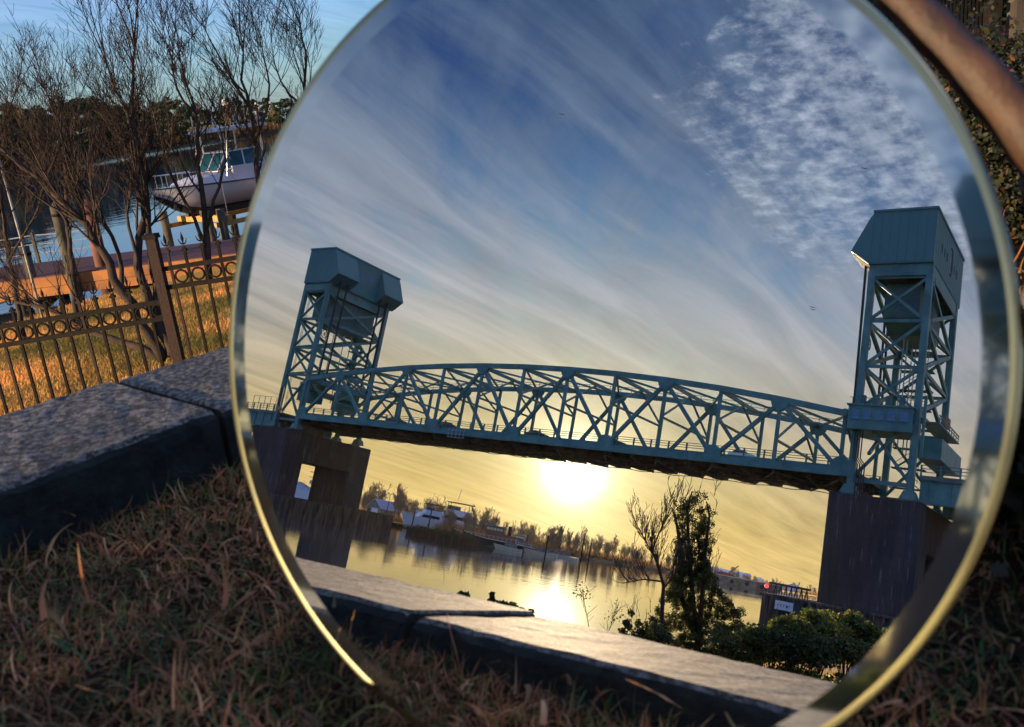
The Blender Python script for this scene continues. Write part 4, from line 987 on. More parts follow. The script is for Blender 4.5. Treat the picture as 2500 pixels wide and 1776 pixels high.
# lift structure
liftf=thing('boat_lift','timber boat lift with yellow cradle beams carrying the white boat','boat lift',TBt([[4,0,-3]])[0])
for (x,y) in ((1.2,-1.9),(1.35,1.75),(1.9,-1.9),(4.9,-1.95),(5.2,1.9),(7.6,-1.9),(7.6,1.9)):
    p=TBt([[x,y,0]])[0]; b=MB(); top=p[2]-1.0 if x<2 else p[2]-.12; b.tube([(p[0],p[1],-6),(p[0],p[1],top)],.19,12); b.build('pile',pile_m,liftf,smooth=True)
yel=mat('treated_timber',(.55,.32,.10),rough=.8,scale=2,var=.25,stretch=(1,1,4),bump=.3,col2=(.33,.18,.06))
for x in (2.3,6.2):
    b=BB(); b.box((x-.14,-1.95,-1.62),(x+.14,1.95,-1.34)); b.build('cross_beam',yel,liftf)
for y in (-1.8,1.8):
    b=BB(); b.box((1.6,y-.12,-1.80),(7.9,y+.12,-1.6)); b.build('cradle_beam',yel,liftf)
for y in (-.55,.55):
    b=BB(); b.box((1.8,y-.1,-1.33),(7.4,y+.1,-1.05)); b.build('bunk',gel_d,liftf)
b=BB(); b.box((4.7,-2.5,-.42),(5.1,-2.1,.15)); b.box((4.75,-2.5,-.62),(5.0,-2.2,-.45)); b.build('motor_box',mat('beige_box',(.62,.48,.32),rough=.6),liftf)
b=BB(); 
for x in (2.3,6.2):
    for y in (-1.85,1.85): b.tube([(x,y,-1.4),(x,y,.1)],.02,4)
b.build('lift_cables',alum,liftf)
# ---------- tanks beyond the trees ----------
for (px_,py_,d_,h_,r_,lb) in ((556,262,640,12,2.2,'tall white storage tower with a lit top beyond the tree line'),(630,262,640,6,1.8,'short white storage tower second from the left beyond the tree line'),(660,264,640,5,1.5,'smallest white storage tower beyond the tree line near the mirror rim')):
    p=at(px_,py_+22,d_); t=thing('storage_tower',lb,'tower',(p[0],p[1],-3)); zt_=at(px_,py_-h_*1.3,d_)[2]
    b=MB(); b.tube([(p[0],p[1],-3.5),(p[0],p[1],zt_)],r_,14); b.build('shell',whit,t,smooth=True); b=MB(); b.tube([(p[0],p[1],zt_),(p[0],p[1],zt_+1.6)],[r_*1.15,r_*.4],14); b.build('cap',whit,t,smooth=True)
    b=MB(); b.bar((p[0]+r_,p[1]-r_,-3),(p[0]+r_,p[1]-r_,zt_+3.),.5); b.build('ladder_mast',whit,t)
# ---------- far trees (copied from a few full models) ----------
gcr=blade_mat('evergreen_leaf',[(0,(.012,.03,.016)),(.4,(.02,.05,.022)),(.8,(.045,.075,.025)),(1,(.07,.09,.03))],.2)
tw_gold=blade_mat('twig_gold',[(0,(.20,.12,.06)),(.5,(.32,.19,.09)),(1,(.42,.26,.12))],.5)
def bare_proto(seed,h=11.):
    rng=np.random.RandomState(seed); t=thing('far_bare_tree','x','tree',(0,0,0)); tr=MB();tw=MB()
    pts=[np.zeros(3)];d_=np.array([0,0,1.]); 
    for k in range(8): d_=unit(d_+rng.normal(0,.09,3)+(0,0,.1)); pts.append(pts[-1]+d_*h*.75/8)
    pts=np.array(pts); tr.tube(pts,np.linspace(.17,.05,9),6); tr.build('trunk',bark_l,t)
    for k in range(20):
        f=rng.uniform(.25,1); i=min(7,int(f*8)); q=pts[i]+(pts[i+1]-pts[i])*(f*8-i); s_=unit(np.cross((0,0,1),rng.normal(0,1,3)))
        shoot(tw,rng,q,unit(s_*.75+np.array([0,0,.9])),h*rng.uniform(.24,.42)*(1.15-.5*f),.07,2,up=.5,kids=(6,5),rmin=.022,sides=3)
    tw.build('crown',bark_l,t); return t
def green_proto(seed,h=10.):
    rng=np.random.RandomState(seed); t=thing('far_evergreen','x','tree',(0,0,0)); tr=MB(); tr.tube([(0,0,0),(.1,0,h*.5),(0,.1,h*.9)],[.2,.13,.05],6); tr.build('trunk',bark,t)
    P=[]
    for k in range(26):
        z=h*rng.uniform(.18,1.0); R=h*.30*math.sqrt(max(.05,1-((z/h-.55)/.55)**2)); a=rng.uniform(0,6.28); c=np.array([R*math.cos(a)*rng.uniform(.3,1),R*math.sin(a)*rng.uniform(.3,1),z]); rr=h*rng.uniform(.07,.14)
        q=rng.normal(0,1,(110,3)); q/=np.linalg.norm(q,axis=1)[:,None]; P.append(c+q*rr*rng.uniform(.5,1,(110,1))*np.array([1,1,.75]))
    leafmesh('crown',np.concatenate(P),h*.032,gcr,rng,t); return t
protos=[bare_proto(s) for s in (1,2,3,4,5)]; gprotos=[green_proto(s) for s in (6,7,8)]
used=set()
def put(proto,x,y,z,sc_,label,group,rng):
    if proto.name not in used: o=proto; used.add(proto.name)
    else: o=copy_tree(proto)
    o.location=(x,y,z); o.rotation_euler=(0,0,rng.uniform(0,6.28)); o.scale=(sc_*rng.uniform(.85,1.15),)*2+(sc_,); o['label']=label; o['category']='tree'; o['group']=group
rng=np.random.RandomState(5)
def farland(x,y): 
    return -3.3
# direct view: dark mixed wood along the opposite bank
cand=[]
for k in range(64):
    px_=-30+k*12+rng.uniform(-5,5)
    wl=440-.173*px_+rng.uniform(-2,2)           # water line in the photo
    p=atz(px_,wl,WZ); vd=unit((p-CAM)*[1,1,0]); q=p+vd*rng.uniform(5,16)
    if k%3!=2: put(gprotos[rng.randint(3)],q[0],q[1],-3.4,rng.uniform(.85,1.3),'dark evergreen tree in the wood across the river at the upper left','dark evergreens across the river',rng)
    else: put(protos[rng.randint(5)],q[0],q[1],-3.4,rng.uniform(.8,1.15),'bare tree among the dark evergreens across the river at the upper left','bare trees among the evergreens',rng)
# mirrored view: golden bare trees
wlx=[860,920,1060,1210,1330,1450,1631,1762,1862,1916,2010]; wly=[1262,1272,1305,1339,1355,1370,1399,1421,1439,1445,1459]
for k in range(200):
    px_=862+rng.uniform(0,1)*1130
    wl=np.interp(px_,wlx,wly); p=amz(px_,wl,WZ); vd=unit((p-CV)*[1,1,0]); q=p+vd*rng.uniform(14,70)
    dist=np.linalg.norm(q-CV); ht=np.interp(px_,[860,950,1100,1300,1500,1700,1850,2000],[74,86,74,74,58,40,26,20])*dist/2150
    s=ht/11.*rng.choice([.62,.75,.85,.95,1.1],p=[.2,.3,.25,.2,.05]); put(protos[rng.randint(5)],q[0],q[1],-3.3,s,'bare tree in the golden tree line on the far bank seen in the mirror','golden bare trees on the far bank',rng)
# brushwood under the trees
def brush(n,xs,ys,direct,h0,h1,w0,w1,seed,matl,name,dmin=7,dmax=50):
    r2=np.random.RandomState(seed); P=[]
    for k in range(n):
        px_=r2.uniform(xs[0],xs[-1]); wl=np.interp(px_,xs,ys); p=(atz if direct else amz)(px_,wl,WZ); vd=unit((p-(CAM if direct else CV))*[1,1,0]); q=p+vd*(dmin+(dmax-dmin)*r2.uniform(0,1)**1.5); P.append((q[0],q[1],-3.6))
    P=np.array(P); o=blades(name,P,r2.uniform(h0,h1,n),r2.uniform(w0,w1,n),matl,r2,lie=.5,curl=.25,seg=2); tag(o,kind='stuff'); return o
brush(30000,wlx,wly,False,2.0,6.0,.08,.24,31,tw_gold,'brushwood',22,70)
brush(9000,[-60,760],[450,308],True,1.0,4.5,.10,.3,32,blade_mat('dark_brush',[(0,(.04,.035,.02)),(.5,(.10,.06,.035)),(1,(.16,.11,.05))],.2),'brushwood',3,14)
# ---------- things on the far bank (seen in the mirror) ----------
def frameV(px_,py_,z=None,dist=None,yaw=0.,push=0.,base=-3.3,sc_=1.):
    """local frame on the far bank: x to the viewer's right in the mirror, y away, z up"""
    p=amz(px_,py_,WZ if z is None else z); vd=unit((p-CV)*[1,1,0]); p=p+vd*push; p[2]=base
    xr=V2[:,0].copy(); xr=unit(xr-vd*(xr@vd)); c,s=math.cos(yaw),math.sin(yaw); X=xr*c+vd*s; Y=-xr*s+vd*c
    return lambda v: p+(np.asarray(v,float)[:,0:1]*X+np.asarray(v,float)[:,1:2]*Y+np.asarray(v,float)[:,2:3]*np.array([0,0,1.]))*sc_
def O(T_): return T_(np.array([[0,0,0.]]))[0]
tin=mat('tin_roof',(.30,.36,.50),rough=.45,scale=.8,stretch=(1,1,1),col2=(.16,.20,.30)); clap=mat('weathered_boards',(.22,.21,.19),rough=.9,scale=1,var=.3); darkw=mat('dark_opening',(.015,.015,.018)); blue=mat('blue_sheet',(.35,.48,.68),rough=.6,scale=.3,var=.15)
def shed(T_,L,Wd,h,hr,label,name='boat_shed',roofm=tin,wallm=clap,front=True):
    t=thing(name,label,'shed',O(T_)); 
    def M(): return MB(T=T_)
    b=M(); b.box((-L/2,0,0),(L/2,Wd,h)); b.prism([(-L/2,h),(L/2,h),(0,hr)],1,.02,Wd-.02); b.build('wall',wallm,t)
    b=M(); b.add([(-L/2-.5,-.5,h-.25),(0,-.5,hr+.1),(0,Wd+.5,hr+.1),(-L/2-.5,Wd+.5,h-.25),(-L/2-.5,-.5,h-.4),(0,-.5,hr-.05),(0,Wd+.5,hr-.05),(-L/2-.5,Wd+.5,h-.4)],[(0,1,2,3),(7,6,5,4),(0,4,5,1),(2,6,7,3),(3,7,4,0)])
    b.add([(L/2+.5,-.5,h-.25),(0,-.5,hr+.1),(0,Wd+.5,hr+.1),(L/2+.5,Wd+.5,h-.25),(L/2+.5,-.5,h-.4),(0,-.5,hr-.05),(0,Wd+.5,hr-.05),(L/2+.5,Wd+.5,h-.4)],[(3,2,1,0),(4,5,6,7),(1,5,4,0),(3,7,6,2),(0,4,7,3)]); b.build('roof',roofm,t)
    if front:
        b=M(); b.box((-L*.12,-.08,0),(L*.34,-.02,h*.92)); b.build('door',whit,t); b=M(); b.box((-L*.42,-.08,h*.45),(-L*.22,-.02,h*.8)); b.build('window',darkw,t)
    return t
T1=frameV(906,1270,yaw=-.75,push=8); shed(T1,9,15,5.2,9.2,'weathered shed with blue grey metal roof beside the left pier')
T1=frameV(722,1236,push=8,yaw=.25); shed(T1,22,16,6.5,10.5,'pale blue warehouse seen through the square opening of the left pier','warehouse',blue,mat('pale_cladding',(.60,.66,.74),rough=.6,scale=.3))
# utility poles
def upole(px_,py_,h,label,push=10):
    T_=frameV(px_,py_,push=push); t=thing('utility_pole',label,'pole',O(T_)); b=MB(T=T_); b.tube([(0,0,0),(0,0,h)],[.28,.18],6); b.build('pole_shaft',bark,t)
    for z in (h-3,h-5.5): b=MB(T=T_); b.bar((-2,0,z),(2,0,z),.28); b.build('cross_arm',bark,t)
    b=MB(T=T_); b.tube([(.9,0,h-8.6),(.9,0,h-6.9)],.6,8); b.tube([(-.9,0,h-8.6),(-.9,0,h-6.9)],.6,8); b.build('transformer',mat('grey_galv',(.35,.38,.4)),t)
upole(749,1241,19,'utility pole with cross arms seen through the opening of the left pier',0)
T_=frameV(939,1276,push=6); t=thing('yard_lamp','tall yard lamp with twin heads right of the metal roofed shed','lamp',O(T_)); b=MB(T=T_); b.tube([(0,0,0),(0,0,12.5)],.16,6); b.build('pole_shaft',bark,t)
for s in (-1,1): b=MB(T=T_); b.prism([(s*.2,12.4),(s*1.4,12.9),(s*1.4,13.3),(s*.2,12.8)],1,-.3,.3); b.build('lamp_head',darkw,t)
# parked cars
for k,(px_,pt,lb) in enumerate(((953,wp,'white parked car leftmost in the row by the shed'),(968,wp,'white parked car second from the left by the shed'),(983,wp,'white parked pickup third from the left near the yacht'),(999,gp,'grey parked car nearest the white yacht'))):
    T_=frameV(px_,1262+.16*(px_-920)+10,push=5,yaw=.2,sc_=1.25,base=-3.1); vehicle(T_,lb,pt,group='cars parked on the far bank')
# timber bulkhead along the bank
T_=frameV(960,1279,push=1.,base=WZ,yaw=.1); t=thing('bulkhead','low timber bulkhead along the bank below the parked cars','wall',O(T_)); b=MB(T=T_); b.box((-14,0,-1),(14,.4,1.5)); b.build('planking',timb_:=mat('fender_timber',(0,0,0)),t); b=MB(T=T_); 
for k in range(14): b.tube([(-13+k*2,-.2,-1),(-13+k*2,-.2,2.0)],.18,6)
b.build('piles',timb_,t)
# boats
def hullmesh(b,L,Bm,fb,rake=1.2,sheer=.8,mi=0):
    st=np.linspace(0,1,14); V=[]
    for u in st:
        hb=Bm/2*min(1,(1.0-(1-min(1,u/.42))**2.0)+.02); zg=fb+sheer*(1-u)**2*fb
        for yy,zz in ((-hb,zg),(-hb*.85,.1),(-hb*.5,-.8),(hb*.5,-.8),(hb*.85,.1),(hb,zg)): V.append((-L/2+u*L-(rake*(zg-zz)*-.0)+ (rake*(1-(zz+.8)/(zg+.8))*(1-u)),yy,zz))
    n=6; F=[(i*n+j,(i+1)*n+j,(i+1)*n+j+1,i*n+j+1) for i in range(13) for j in range(5)]+[tuple(78+j for j in range(6))]+[(i*n,i*n+5,(i+1)*n+5,(i+1)*n) for i in range(13)]
    b.add(V,F,mi)
def motor_yacht(T_,label,L=14,decks=2):
    t=thing('motor_yacht',label,'boat',O(T_)); M=lambda:MB(T=T_)
    b=M(); hullmesh(b,L,4.2,1.7); b.build('hull',gel,t)
    b=M(); b.prism([(-L*.22,1.7),(L*.38,1.7),(L*.38,3.6),(-L*.08,3.6)],1,-1.8,1.8); b.build('deckhouse',gel,t)
    b=M(); b.prism([(-L*.10,2.5),(L*.30,2.5),(L*.30,3.2),(-L*.055,3.2)],1,-1.84,1.84); b.build('saloon_window',carglass,t)
    if decks>1:
        b=M(); b.prism([(-L*.04,3.6),(L*.34,3.6),(L*.34,4.5),(L*.0,4.5)],1,-1.6,1.6); b.build('flybridge',gel,t)
        b=M(); b.box((-L*.01,-1.3,4.5),(L*.16,1.3,5.3)); b.build('bridge_screen',bglass,t)
    b=M(); b.box((-L*.02,-1.6,5.9),(L*.36,1.6,6.08)); 
    for x in (0,L*.33):
        for y in (-1.4,1.4): b.bar((x,y,4.4),(x,y,5.9),.1)
    b.build('bimini',darkw if decks>1 else gel,t)
    b=M(); 
    for k in range(8): b.bar((-L*.48+k*L*.05,-1.2+.08*k*-1,2.9),(-L*.48+k*L*.05,-1.2-.08*k,2.0),.07)
    b.bar((-L*.5,-.8,3.0),(-L*.1,-1.8,2.9),.07); b.build('bow_rail',alum,t); 
    b=M(); b.tube([(L*.1,0,6),(L*.14,0,9)],.06,4); b.build('antenna',whit,t)
    return t
motor_yacht(frameV(1028,1297,push=2,base=WZ+1.6,yaw=.3,sc_=1.6),'smaller white motor yacht at the left of the moored boats',12)
motor_yacht(frameV(1084,1306,push=4,base=WZ+1.8,yaw=.2,sc_=2.05),'biggest white motor yacht moored with a dark canopy',14)
tugred=mat('tug_red',(.26,.10,.07),rough=.7,var=.3); tugdk=mat('tug_black',(.035,.03,.03),rough=.8,scale=1,col2=(.02,.018,.018)); cream=mat('cream_paint',(.62,.56,.42),rough=.6)
def tug(T_,label,L,roofm,housem,hm,ln=1.):
    t=thing('tugboat',label,'boat',O(T_)); M=lambda:MB(T=T_)
    b=M(); hullmesh(b,L,6,2.0,sheer=.9); b.build('hull',hm,t)
    b=M(); b.tube([(-L/2+ .6,-.4,3.5),(-L*.35,-2.3,3.0),(-L*.1,-3.05,2.35),(L*.5,-3.05,2.1)],.14,5); b.build('gunwale',cream,t)
    b=M(); b.box((-L*.12,-2,2),(L*.36,2,4.4)); b.build('deckhouse',housem,t)
    b=M(); b.box((-L*.12,-2.05,4.4),(L*.16,2.05,6.6)); b.build('wheelhouse',housem,t)
    for k in range(5): b=M(); b.box((-L*.11+k*L*.052,-2.12,5.3),(-L*.11+k*L*.052+.9,-2.04,6.1)); b.build('window',cream,t)
    b=M(); b.box((-L*.15,-2.5,6.6),(L*.19,2.5,6.85)); b.build('roof',roofm,t)
    b=M(); b.tube([(L*.24,0,4.4),(L*.24,0,7.4)],.65,9); b.build('funnel',hm,t); b=M(); b.tube([(0,0,6.8),(0,0,10.5)],.1,5); b.bar((-1.2,0,8.8),(1.2,0,8.8),.1); b.build('mast',darkw,t)
    b=M(); 
    for k in range(12): b.bar((-L*.4+k*L*.07,-2.9,2.3),(-L*.4+k*L*.07,-2.9,3.4),.07)
    b.bar((-L*.4,-2.9,3.4),(L*.42,-2.9,3.4),.07); b.build('railing',alum,t); return t
T_=frameV(1078,1316,push=-6,base=WZ,yaw=.25); t=thing('wooden_barge','dark overgrown wooden barge lying in front of the white yachts','barge',O(T_)); b=MB(T=T_); hullmesh(b,22,7,1.7,sheer=.1,rake=.3); b.box((-10,-3.5,1.6),(10.5,3.5,2.0)); b.build('hull',tugdk,t)
for k in range(9): b=MB(T=T_); x=-9.5+k*2.3; b.tube([(x,-3.9,-1),(x,-3.9,2.2+.7*math.sin(k*2.1))],.22,6); b.build('timber_pile',mat('fender_timber',(0,0,0)),t)
rs2=np.random.RandomState(4); q=np.stack([rs2.uniform(-9,9,1500),rs2.uniform(-4,1,1500),1.6+rs2.gamma(2,.25,1500)],1); leafmesh('weeds',T_(q),.34,gcr,rs2,t)
tug(frameV(1150,1322,push=6,base=WZ+.1,yaw=.15,sc_=.95),'low ferry-like workboat with a long row of lit windows behind the barge',17,tin,clap,tugdk)
tug(frameV(1200,1336,push=2,base=WZ+.1,yaw=-.12,sc_=1.0),'rusty red tugboat with a tall wheelhouse at the middle of the moorings',21,tin,tugred,tugdk)
tug(frameV(1262,1345,push=8,base=WZ+.1,yaw=-.1,sc_=.8),'cream and brown workboat right of the red tugboat',16,cream,clap,tugred)
for (px_,lb,g,L_) in ((1238,'small open grey skiff moored under the tugboats',None,9),(1310,'pale low pontoon boat left of the sun glitter',None,14),(1352,'pale flat barge just left of the sun glitter',None,18)):
    T_=frameV(px_,np.interp(px_,wlx,wly)+2,push=-3,base=WZ,yaw=-.1); t=thing('moored_boat',lb,'boat',O(T_)); b=MB(T=T_); hullmesh(b,L_,3.4,1.1,sheer=.4); b.build('hull',cream,t); b=MB(T=T_); b.box((-L_*.1,-1.2,1.1),(L_*.3,1.2,2.5)); b.box((-L_*.14,-1.4,2.5),(L_*.34,1.4,2.65)); b.build('cabin',clap,t)
for (px_,h) in ((1003,8),(1042,9),(1330,7),(1417,11),(1436,8)):
    T_=frameV(px_,np.interp(px_,wlx,wly)+4,push=-4,base=WZ); t=thing('channel_pile','single slender pile standing in the water along the far moorings','pile',O(T_),'slender piles along the moorings'); b=MB(T=T_); b.tube([(0,0,-1),(.1,0,h)],[.28,.2],6); b.build('pile_shaft',bark,t); b=MB(T=T_); b.tube([(.1,0,h),(.1,0,h+.3)],[.3,.05],6); b.build('pile_cap',whit,t)
T_=frameV(1030,1296,push=-4,base=WZ,yaw=-.4); t=thing('gangway','pale sloping gangway running down beside the first yacht','gangway',O(T_)); b=MB(T=T_); 
for y in (-.6,.6):
    b.bar((-7,y,3.2),(4,y,.6),.16,.3)
    b.bar((-7,y,4.2),(4,y,1.6),.1)
    for k in range(8): b.bar((-7+k*1.55,y,3.2-k*.37),(-7+k*1.55,y,4.2-k*.37),.08)
b.build('truss_rail',alum,t); b=MB(T=T_); b.add([(-7,-.6,3.2),(4,-.6,.6),(4,.6,.6),(-7,.6,3.2)],[(0,1,2,3)]); b.build('tread',clap,t)
# right part of the far bank
T_=frameV(1796,1432,push=14,yaw=-.05,base=WZ); t=thing('cargo_barge','long grey cargo barge moored along the far bank right of the vine covered tree','barge',O(T_)); b=MB(T=T_); L=46; b.prism([(-L/2,0),(L/2-1,0),(L/2,1),(L/2+.5,4.4),(-L/2,4.4)],1,-5,5); b.build('hull',mat('barge_grey',(.16,.14,.11),rough=.85,scale=.3,var=.4),t); b=MB(T=T_); b.box((-L/2,-5.1,4.4),(L/2+.5,-4.7,4.75)); b.build('gunwale',cream,t)
for k in range(5): b=MB(T=T_); b.tube([(-18+k*8,-5.6,2.2),(-18+k*8,-5.05,2.2)],1.1,9); b.build('fender_tyre',tyre,t)
T_=frameV(1772,1420,push=60,yaw=-.1); t=thing('fabric_warehouse','long white arched roof warehouse behind the cargo barge','warehouse',O(T_)); b=MB(T=T_); k=10
b.prism([(5*math.cos(a)*1.9+0,9.0*math.sin(a)) for a in np.linspace(0,math.pi,k)],0,-26,20) ; b.build('arched_roof',whit,t)
b=MB(T=T_); b.box((17.5,-9.7,0),(20.2,-9.2,6)); b.build('door',darkw,t)
T_=frameV(1766,1424,push=30); t=thing('red_machine','rusty red machine parked in front of the white arched warehouse','machine',O(T_)); b=MB(T=T_); b.prism([(-7,.8),(7,.8),(7,4),(3,5.5),(-3,5.8),(-7,3)],1,-2,2); b.build('body',mat('machine_red',(.32,.05,.03),rough=.7),t); b=MB(T=T_); b.bar((2,0,5),(8,0,11),.7); b.build('boom',mat('machine_red',(0,0,0)),t)
for s in (-4,4): b=MB(T=T_); b.tube([(s,-2.4,1),(s,2.4,1)],1.,10); b.build('wheel',tyre,t)
T_=frameV(1853,1434,push=40); t=thing('canopy_tent','small white peaked tent at the right end of the cargo barge','tent',O(T_)); b=MB(T=T_); b.add([(-6,-4,4.2),(6,-4,4.2),(6,4,4.2),(-6,4,4.2),(0,0,8)],[(0,1,4),(1,2,4),(2,3,4),(3,0,4),(3,2,1,0)]); b.build('canopy',whit,t); b=MB(T=T_); [b.bar((x,y,0),(x,y,4.2),.3) for x in(-5.8,5.8) for y in(-3.8,3.8)]; b.build('frame',alum,t)
for (px_,lb,mm,h) in ((1898,'pale blue container left of the truck at the far right bank',blue,4),(1925,'white box truck body at the far right bank near the right pier',whit,6),(1936,'blue container stacked beside the white box body near the right pier',blue,7)):
    T_=frameV(px_,np.interp(px_,wlx,wly),push=12); t=thing('container',lb,'container',O(T_)); b=MB(T=T_); b.box((-4.5,-2,.3),(4.5,2,h)); 
    for k in range(11): b.box((-4.4+k*.85,-2.1,.5),(-4.1+k*.85,-2,h-.2))
    b.build('shell',mm,t); b=MB(T=T_); b.box((-4.3,-2.15,h*.45),(-1.5,-2.11,h*.8)); b.build('door',darkw,t)
# ---------- near bank plants seen in the mirror ----------
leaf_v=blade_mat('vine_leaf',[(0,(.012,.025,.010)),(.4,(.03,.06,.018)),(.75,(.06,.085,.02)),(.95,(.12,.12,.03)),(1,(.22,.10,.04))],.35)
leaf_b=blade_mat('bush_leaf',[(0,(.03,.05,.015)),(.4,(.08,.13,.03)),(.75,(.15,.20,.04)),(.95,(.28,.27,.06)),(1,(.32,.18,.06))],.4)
def gz(p): return float(landz(np.array([p[0]]),np.array([p[1]]))[0])
def vine_tree():
    rs=np.random.RandomState(8); base=am(1705,1575,27); base[2]=gz(base); t=thing('vine_covered_tree','tall dark tree smothered in ivy rising above the wall in front of the river','tree',base)
    tr=MB(); px_=[(1705,1600),(1700,1540),(1690,1450),(1685,1370),(1680,1300),(1678,1240),(1690,1200)]; P=np.array([am(x,y,27) for x,y in px_]); tr.tube(P,np.linspace(.10,.02,len(P)),7)
    P2=np.array([am(x,y,27.2) for x,y in ((1700,1560),(1660,1450),(1665,1350),(1650,1270),(1640,1240))]); tr.tube(P2,np.linspace(.10,.02,len(P2)),6)
    P3=np.array([am(x,y,26.8) for x,y in ((1705,1560),(1715,1450),(1722,1350),(1732,1260),(1725,1225))]); tr.tube(P3,np.linspace(.09,.02,len(P3)),6)
    tr.build('trunk',bark,t,smooth=True)
    L=[]
    def cl(x,y,rx,ry,n,j=1.0):
        c=am(x,y,27+rs.normal(0,.25)); k=27/F; q=rs.normal(0,1,(n,3)); q/=np.linalg.norm(q,axis=1)[:,None]; q*=rs.uniform(0,1,(n,1))**.5; L.append(c+q*np.array([rx*k,rx*k,ry*k]))
    for y in range(1212,1600,9):
        f=(y-1212)/380.; w_=np.interp(f,[0,.1,.3,.45,.6,.75,.9,1],[14,30,42,38,60,112,150,165])
        for k in range(int(3+f*15)): cl(np.interp(f,[0,.5,1],[1690,1692,1705])+rs.uniform(-1,1)*w_,y+rs.uniform(-8,8),rs.uniform(8,17),rs.uniform(7,15),int(75+130*f))
    for (x,y) in ((1725,1235),(1740,1255),(1738,1285),(1736,1310),(1742,1330),(1738,1350),(1650,1265),(1655,1225),(1720,1210),(1735,1240)): 
        for _ in range(3): cl(x+rs.uniform(-8,8),y+rs.uniform(-9,9),7,8,26)
    leafmesh('crown',np.concatenate(L),.033,leaf_v,rs,t)
    tw=MB(); 
    for k in range(60):
        x=rs.uniform(1640,1745); y=rs.uniform(1205,1420); p=am(x,y,27); shoot(tw,rs,p,np.array([rs.normal(0,.6),rs.normal(0,.6),1.2]),rs.uniform(.5,1.25),.012,1,up=.3,kids=(3,),rmin=.006,sides=3)
    tw.build('bare_twigs',bark,t)
vine_tree()
def baretree_m(label,limbs,dep,seed,twl=1.0):
    rng=np.random.RandomState(seed); base=am(*limbs[0][0][0],dep); base[2]=min(base[2],gz(base)); t=thing('bare_tree',label,'tree',base); tr=MB();tw=MB()
    for pl_,r0,r1 in limbs:
        P=np.array([am(x,y,dep) for x,y in pl_]); tr.tube(P,np.linspace(r0,r1,len(P)),6)
        for k in range(int(len(P)*4)):
            f=rng.uniform(.3,1)*(len(P)-1); i=min(len(P)-2,int(f)); q=P[i]+(P[i+1]-P[i])*(f-i); tg=unit(P[i+1]-P[i]); s_=unit(np.cross(tg,rng.normal(0,1,3)))
            shoot(tw,rng,q,unit(tg+s_*.8+np.array([0,0,.5])),twl*rng.uniform(.4,1.),.014,2,up=.5,kids=(4,3),rmin=.0055,sides=3)
    tr.build('trunk',bark,t,smooth=True); tw.build('crown',bark,t)
baretree_m('slim bare tree with upswept twigs just left of the ivy covered tree',[([(1612,1600),(1617,1480),(1620,1430),(1605,1375),(1592,1345),(1588,1310)],.075,.02),([(1618,1440),(1650,1400),(1660,1360)],.03,.012),([(1600,1365),(1575,1320),(1560,1290)],.03,.012),([(1592,1345),(1610,1300),(1625,1270)],.03,.012),([(1615,1420),(1570,1415),(1520,1425)],.03,.008)],26,41,1.15)
def bush(px_,py_,rx,ry,dep,n,seed,label,m_=leaf_b,name='bush',sz=.055,hollow=.5):
    rs=np.random.RandomState(seed); c=am(px_,py_,dep); k=dep/F; base=c.copy(); base[2]=min(gz(c),c[2]-ry*k*.6); t=thing(name,label,'bush',base)
    st_=MB(); L=[]
    ncl=max(6,int(n/55))
    for j in range(ncl):
        a=rs.uniform(0,6.28); rr=rs.uniform(.1,1)**.6; z=rs.uniform(-1.5,1.)*math.sqrt(max(.05,1-rr*rr*.8)); q=c+np.array([rx*k*rr*math.cos(a),rx*k*rr*math.sin(a),ry*k*z])
        w_=rs.normal(0,1,(int(n/ncl),3)); w_/=np.linalg.norm(w_,axis=1)[:,None]; w_*=rs.uniform(.1,1,(len(w_),1))**.6; L.append(q+w_*rx*k*.34*np.array([1,1,.9]))
        if j<14: st_.tube([base+np.array([rs.normal(0,.06),rs.normal(0,.06),-.05]),(base+q)/2+rs.normal(0,.08,3),q],([.02,.014,.006] if name!='weed' else [.004,.003,.002]),4)
    for j in range(0 if name=='weed' else 10):
        q=c+np.array([rs.normal(0,.5)*rx*k,rs.normal(0,.5)*rx*k,ry*k*rs.uniform(.3,.9)]); shoot(st_,rs,q,np.array([rs.normal(0,.5),rs.normal(0,.5),1]),rs.uniform(.2,.5)*ry*k+.15,.008,1,kids=(3,),rmin=.004,sides=3)
    for j in range(0 if name=='weed' else 16):
        a=rs.uniform(0,6.28); rr=rs.uniform(0,1)**.5; q=np.array([c[0]+rx*k*rr*math.cos(a),c[1]+rx*k*rr*math.sin(a),0.]); q[2]=gz(q)+rs.uniform(.05,.45); w_=rs.normal(0,1,(int(n/34),3)); w_/=np.linalg.norm(w_,axis=1)[:,None]; w_*=rs.uniform(.1,1,(len(w_),1))**.6; L.append(q+w_*rx*k*.4*np.array([1,1,.8]))
    st_.build('stems',bark,t); leafmesh('foliage',np.concatenate(L),sz,m_,rs,t); return t
bush(2000,1535,56,38,22,6500,51,'large sunlit green bush in front of the right pier fender')
bush(1930,1545,46,34,21,4500,52,'reddish green bush under the sign of the right fender')
bush(2075,1535,42,36,22.5,4200,53,'green bush between the biggest bush and the mirror rim')
bush(2135,1562,36,32,22,3500,54,'pale feathery bush nearest the lower right mirror rim')
bush(1880,1570,60,34,21,4200,55,'low dark bush between the ivy tree and the fender')
bush(1800,1575,60,34,23,4200,56,'low dark tangle at the right foot of the ivy tree',leaf_v)
bush(1960,1582,90,20,20,4500,57,'long dark hedge-like bush at the edge of the lawn',leaf_v)
bush(2090,1588,60,20,20,3600,58,'dark bush at the lawn edge under the feathery bush',leaf_v)
bush(1590,1560,48,44,25,2600,59,'thin leafy shrub at the left foot of the ivy tree',leaf_v)
bush(1545,1530,30,52,25,900,60,'sparse red brown shrub left of the slim bare tree',leaf_v,sz=.06)
